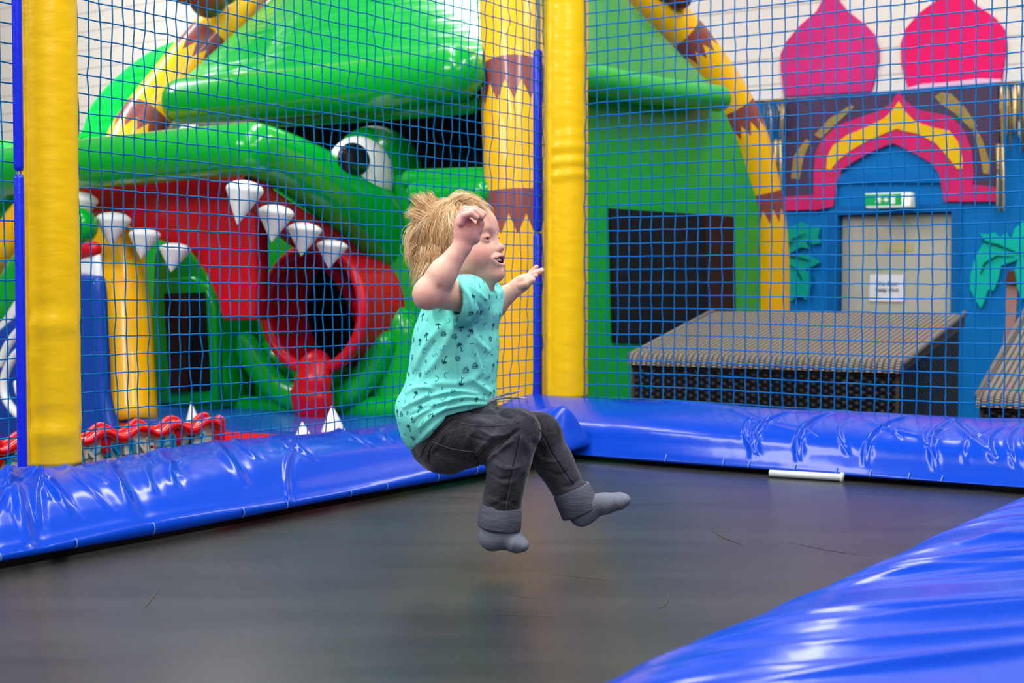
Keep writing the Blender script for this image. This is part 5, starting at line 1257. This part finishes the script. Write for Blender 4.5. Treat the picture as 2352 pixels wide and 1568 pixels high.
for i, p in enumerate(placed):
    hit = bvh.find_nearest(Vector(p)); n_ = hit[1]
    if n_ is None: continue
    n_ = np.array(n_); n_ /= np.linalg.norm(n_); upv = np.array([0, 0, 1.0]) - n_ * n_[2]
    if np.linalg.norm(upv) < .3: continue
    upv /= np.linalg.norm(upv); rgt = np.cross(upv, n_); a = rs.choice([0, 0, 0, .4, -.4, 2.8]); ca, sa = math.cos(a), math.sin(a); rgt, upv = rgt * ca + upv * sa, upv * ca - rgt * sa
    strokes, wf = kinds[i % len(kinds)](); sc = .00105 * rs.uniform(.85, 1.15)
    mi = 1 if wf > .9 else (2 if rs.rand() < .8 else 3)
    for stp in strokes:
        P = sm2(stp, 4, False) if len(stp) > 2 else stp; Q = []; ok = True
        for (x, y) in P:
            w_ = p + rgt * x * sc + upv * y * sc; hh = bvh.find_nearest(Vector(w_))
            if hh[0] is None or hh[3] > .008 or np.dot(np.array(hh[1]), n_) < .2: ok = False; break
            Q.append((np.array(hh[0]) + np.array(hh[1]) * .0007, np.array(hh[1])))
        if not ok: continue
        b0 = len(pv)
        for k, (q, nn2) in enumerate(Q):
            d = Q[min(k + 1, len(Q) - 1)][0] - Q[max(k - 1, 0)][0]; sd = np.cross(nn2, d); sd = sd / (np.linalg.norm(sd) + 1e-9) * .00082 * wf * (1 if 0 < k < len(Q) - 1 else .6); pv += [q + sd, q - sd]
        for k in range(len(Q) - 1): pf.append((b0 + 2 * k, b0 + 2 * k + 1, b0 + 2 * k + 3, b0 + 2 * k + 2)); mat_idx.append(mi)
allv = np.concatenate([tv, np.array(pv)]); allq = np.concatenate([tq, np.array(pf) + len(tv)])
PRM = [SHM, mat('dark_teal_print', (12, 84, 92), .7), mat('mid_teal_print', (40, 140, 146), .7), mat('pale_print', (206, 246, 240), .7)]
sh = np_mesh('t_shirt', allv, allq, PRM, PR)
idx_ = np.zeros(len(allq), np.int32); idx_[len(tq):] = mat_idx
if len(sh.data.polygons) == len(allq): sh.data.polygons.foreach_set('material_index', idx_)
def on_mesh(bv, px, py, off=.001):
    r = ray(px, py).normalized(); hit = bv.ray_cast(CAM, r)
    return (hit[0] + hit[1] * off) if hit[0] is not None else None
# sleeve hem seam and side seam
def seam(bv, pts, r, m, name, parent, n=5):
    P = [on_mesh(bv, x, y) for x, y in sm2(pts, n, False)]; P = [p for p in P if p is not None]
    if len(P) > 2:
        g = G(); g.tube(P, r, 6, flat=.6); return g.build(name, m, parent)
MS = mat('mint_seam', (104, 208, 196), .8)

o = seam(bvh, [(1046, 724), (1042, 760), (1048, 800), (1052, 850), (1050, 880)], .0006, MS, 'side_seam', sh); o and setattr(o, 'matrix_parent_inverse', Matrix.Identity(4))
# ---------------------------------------------------- jeans
J = SDF((K(930, 700)[0], CY - .19, K(900, 1215)[2]), (K(1390, 700)[0], CY + .19, K(1000, 900)[2]), .0023)
J.ell(K(1030, 990, 0), (.082, .100, .066), ((.86, 0, -.5), (0, 1, 0), (.5, 0, .86)), .03)
J.ell(K(1012, 1022, -.0), (.062, .098, .058), k=.03)
J.cone(K(1068, 945, 0), K(1088, 940, 0), .06, .052, .03, flat=((0, 1, 0), 1.25))
KN = K(1186, 992, -.078); HPn = K(1035, 1012, -.048)
J.cone(HPn, KN, .069, .047, .02); J.ell(K(1192, 990, -.078), (.042, .045, .044), k=.015)
J.cone(KN, K(1168, 1060, -.08), .046, .045, .015); J.cone(K(1168, 1060, -.08), K(1152, 1172, -.075), .044, .041, .015)
KF = K(1240, 996, .066); J.cone(K(1080, 985, .045), KF, .064, .044, .02); J.ell(K(1242, 1000, .066), (.041, .043, .041), k=.015)
J.cone(KF, K(1272, 1060, .066), .043, .0405, .015); J.cone(K(1272, 1060, .066), K(1322, 1148, .062), .0405, .036, .015)
jv, jq = J.mesh(); jv = smooth_np(jv, jq, 2); jn = normals_np(jv, jq)
FJ = [([(1100, 985), (1130, 1000), (1175, 998)], 4, .004), ([(1080, 1000), (1110, 1012), (1150, 1010)], 4, -.003), ([(1130, 1060), (1160, 1075), (1200, 1070)], 5, .003), ([(1125, 1085), (1150, 1100), (1185, 1096)], 4, -.003), ([(1240, 1050), (1262, 1060), (1290, 1056)], 4, .003), ([(1255, 1080), (1280, 1090), (1305, 1082)], 4, -.003), ([(1000, 1040), (1030, 1060), (1080, 1068)], 7, .003), ([(1020, 990), (1010, 1015), (990, 1040)], 5, .003), ([(1150, 940), (1190, 945), (1230, 965)], 5, .003), ([(1172, 1000), (1130, 1025), (1085, 1065)], 6, -.009), ([(1195, 985), (1160, 1010), (1140, 1040)], 4, -.006), ([(1180, 1010), (1150, 1030), (1120, 1060)], 5, .005), ([(1060, 960), (1100, 970), (1140, 975)], 7, .004), ([(1110, 960), (1080, 1000), (1060, 1040)], 8, .003),
      ([(1150, 990), (1110, 1020), (1090, 1050)], 6, .004), ([(1222, 1010), (1240, 1030), (1250, 1060)], 6, -.006), ([(1120, 1140), (1150, 1155), (1185, 1150)], 6, .004), ([(1125, 1165), (1160, 1150), (1190, 1160)], 5, -.004), ([(1290, 1120), (1320, 1110), (1345, 1090)], 6, -.004), ([(1140, 1090), (1160, 1110), (1190, 1100)], 8, .003),
      ([(1000, 980), (1040, 960), (1090, 948)], 5, .004), ([(1060, 935), (1100, 928), (1140, 940)], 6, .004), ([(1075, 945), (1110, 945), (1145, 950)], 4, -.005), ([(1198, 1000), (1215, 1040), (1200, 1090)], 8, .003), ([(1140, 935), (1150, 950), (1180, 962)], 5, -.006)]
jv = crumple(jv, jn, .0030, 26, 9); jv = folds(jv, jn, [(p, w_, a * 1.3) for p, w_, a in FJ])
JM = mat('washed_black_denim', (42, 42, 47), .85, bump=.35, bscale=60, bdist=.0025, var=.85, vscale=11, detail=8)
t_ = JM.node_tree; tcj = N(t_, 'ShaderNodeTexCoord'); nj = N(t_, 'ShaderNodeTexNoise'); nj.inputs['Scale'].default_value = 9; nj.inputs['Detail'].default_value = 3; t_.links.new(tcj.outputs['Object'], nj.inputs[0])
mpj = N(t_, 'ShaderNodeMapping'); mpj.inputs['Scale'].default_value = (1, 1, 5); mpj.inputs['Rotation'].default_value = (0, .6, 0); t_.links.new(tcj.outputs['Object'], mpj.inputs[0])
nk = N(t_, 'ShaderNodeTexNoise'); nk.inputs['Scale'].default_value = 110; nk.inputs['Detail'].default_value = 5; t_.links.new(mpj.outputs[0], nk.inputs[0])
sj = math_node(t_, 'ADD', math_node(t_, 'MULTIPLY', nj.outputs[0], .9), math_node(t_, 'MULTIPLY', nk.outputs[0], .5))
rj = N(t_, 'ShaderNodeValToRGB'); rj.color_ramp.elements[0].position = .52; rj.color_ramp.elements[0].color = lin((30, 30, 34)); rj.color_ramp.elements[1].position = .88; rj.color_ramp.elements[1].color = lin((76, 76, 84)); t_.links.new(sj, rj.inputs[0]); t_.links.new(rj.outputs[0], t_.nodes['Principled BSDF'].inputs['Base Color'])
b_ = JM.node_tree.nodes['Principled BSDF']; b_.inputs['Sheen Weight'].default_value = .25; b_.inputs['Sheen Roughness'].default_value = .4
JE = np_mesh('jeans', jv, jq, JM, PR)
jb = BVHTree.FromPolygons([tuple(p) for p in jv], [tuple(int(x) for x in q) for q in jq])
ST = mat('grey_stitching', (92, 92, 98), .8); SD = mat('dark_seam_ridge', (30, 30, 34), .9)
def sub_np_parent(o): o.matrix_parent_inverse = Matrix.Identity(4); return o
def jseam(pts, r, m, name):
    o = seam(jb, pts, r, m, name, JE)
    if o: sub_np_parent(o)
jseam([(1198, 1000), (1190, 1040), (1178, 1090), (1166, 1140), (1162, 1168)], .0006, ST, 'outer_seam'); jseam([(1193, 1000), (1185, 1040), (1173, 1090), (1161, 1140)], .0010, SD, 'outer_seam')
jseam([(1042, 966), (1070, 974), (1110, 977), (1160, 977)], .0008, ST, 'hip_pocket_stitch')
jseam([(993, 1014), (1030, 1028), (1060, 1034), (1086, 1037)], .0007, ST, 'back_pocket_edge'); jseam([(1086, 1037), (1096, 1054), (1100, 1066)], .0009, SD, 'back_pocket_edge'); jseam([(993, 1014), (986, 1040), (984, 1062)], .0009, SD, 'back_pocket_edge')
jseam([(1040, 960), (1010, 985), (980, 1020), (966, 1050)], .0008, SD, 'waistband_seam'); jseam([(1048, 966), (1018, 992), (988, 1026), (976, 1060)], .0007, ST, 'waistband_seam')
jseam([(1236, 985), (1252, 1002), (1270, 1040), (1296, 1080), (1318, 1112)], .0009, SD, 'inner_seam'); jseam([(1231, 988), (1247, 1006), (1265, 1044), (1291, 1086), (1312, 1116)], .0007, ST, 'inner_seam')
# rolled cuffs
def cuff(a, b, ra, rb, flat, nm='rolled_cuff'):
    a, b = Vector(a), Vector(b); d = (b - a).normalized(); g = G(); t_ = .006
    pr = [(0, ra - t_ * .6), (.0, ra), (.06, ra + .002), (.94, rb + .002), (1.0, rb), (1.0, rb - t_ * .7), (.75, rb - t_ * 1.2), (.1, ra - t_ * 1.0)]
    Lc = (b - a).length; ref = Vector((0, 1, 0)); n1_ = (ref - d * ref.dot(d)).normalized(); n2_ = d.cross(n1_); n = 40; vs = []
    for (s_, r) in pr:
        for k in range(n):
            an = 2 * PI * k / n; wv = 1 + .02 * math.sin(3 * an + 1) + .012 * math.sin(7 * an); vs.append(a + d * Lc * s_ + (n1_ * math.cos(an) * flat + n2_ * math.sin(an)) * r * wv)
    m_ = len(pr); fs = [(i * n + k, ((i + 1) % m_) * n + k, ((i + 1) % m_) * n + (k + 1) % n, i * n + (k + 1) % n) for i in range(m_) for k in range(n)]
    g.add(vs, fs); o = g.build(nm, CM, JE); sub_np_parent(o); return o
CM = mat('rolled_cuff_denim', (92, 95, 106), .85, bump=.6, bscale=120, bdist=.003, stretch=(.5, .5, 2.5), var=.45, vscale=60, detail=5)
cuff(K(1153, 1160, -.075), K(1147, 1212, -.072), .0425, .0445, .95)
cuff(K(1312, 1122, .062), K(1336, 1176, .062), .0410, .0430, .95)
# socks
SO = mat('grey_blue_knit_sock', (112, 117, 130), .9, bump=.5, bscale=200, bdist=.002, var=.2, vscale=30)
def sock(prims, label=None):
    s_ = SDF(np.min([np.minimum(p[0], p[1]) for p in prims], 0) - .05, np.max([np.maximum(p[0], p[1]) for p in prims], 0) + .05, .0022)
    for p in prims: s_.cone(p[0], p[1], p[2], p[3], .014, flat=((0, 1, 0), p[4]) if len(p) > 4 else None)
    v, q = s_.mesh(); v = smooth_np(v, q, 3); return np_mesh('sock', v, q, SO, PR, label=label)
sock([(K(1148, 1190, -.073), K(1146, 1222, -.072), .031, .029), (K(1132, 1232, -.072), K(1160, 1228, -.072), .026, .027), (K(1126, 1233, -.072), K(1130, 1236, -.072), .0245, .0245), (K(1160, 1228, -.074), K(1188, 1248, -.082), .025, .0185, 1.25), (K(1186, 1247, -.082), K(1203, 1252, -.086), .017, .0105, 1.9)])
sock([(K(1326, 1155, .062), K(1338, 1176, .062), .031, .029), (K(1334, 1182, .062), K(1348, 1172, .062), .023, .025), (K(1345, 1162, .060), K(1390, 1156, .052), .0275, .021, 1.15), (K(1390, 1156, .052), K(1424, 1150, .046), .0205, .0165, 1.5), (K(1424, 1150, .046), K(1438, 1147, .043), .0155, .0095, 1.9)])
# drawstring
DS = mat('grey_speckled_cord', (130, 130, 136), .8, var=.8, vscale=260); AG = mat('pale_cord_tip', (176, 178, 184), .6)
a0 = K(1122, 924, -.09)
for P, tip in (([(1120, 926, -.085), (1134, 915, -.09), (1150, 909, -.092), (1166, 904, -.092), (1184, 901, -.09)], (1200, 895)), ([(1120, 927, -.085), (1136, 918, -.095), (1158, 913, -.10), (1176, 913, -.10), (1192, 913, -.10)], (1209, 915))):
    Q = smooth_pts([K(*p) for p in P], 5); g = G(); g.tube(Q, [.0018] + [.0027] * (len(Q) - 2) + [.0024], 10); o = g.build('drawstring', DS, PR)
    g = G(); g.tube([Q[-1], Vector(K(tip[0], tip[1], P[-1][2]))], [.0017, .0015], 8); o2 = g.build('cord_tip', AG, o); sub_np_parent(o2)
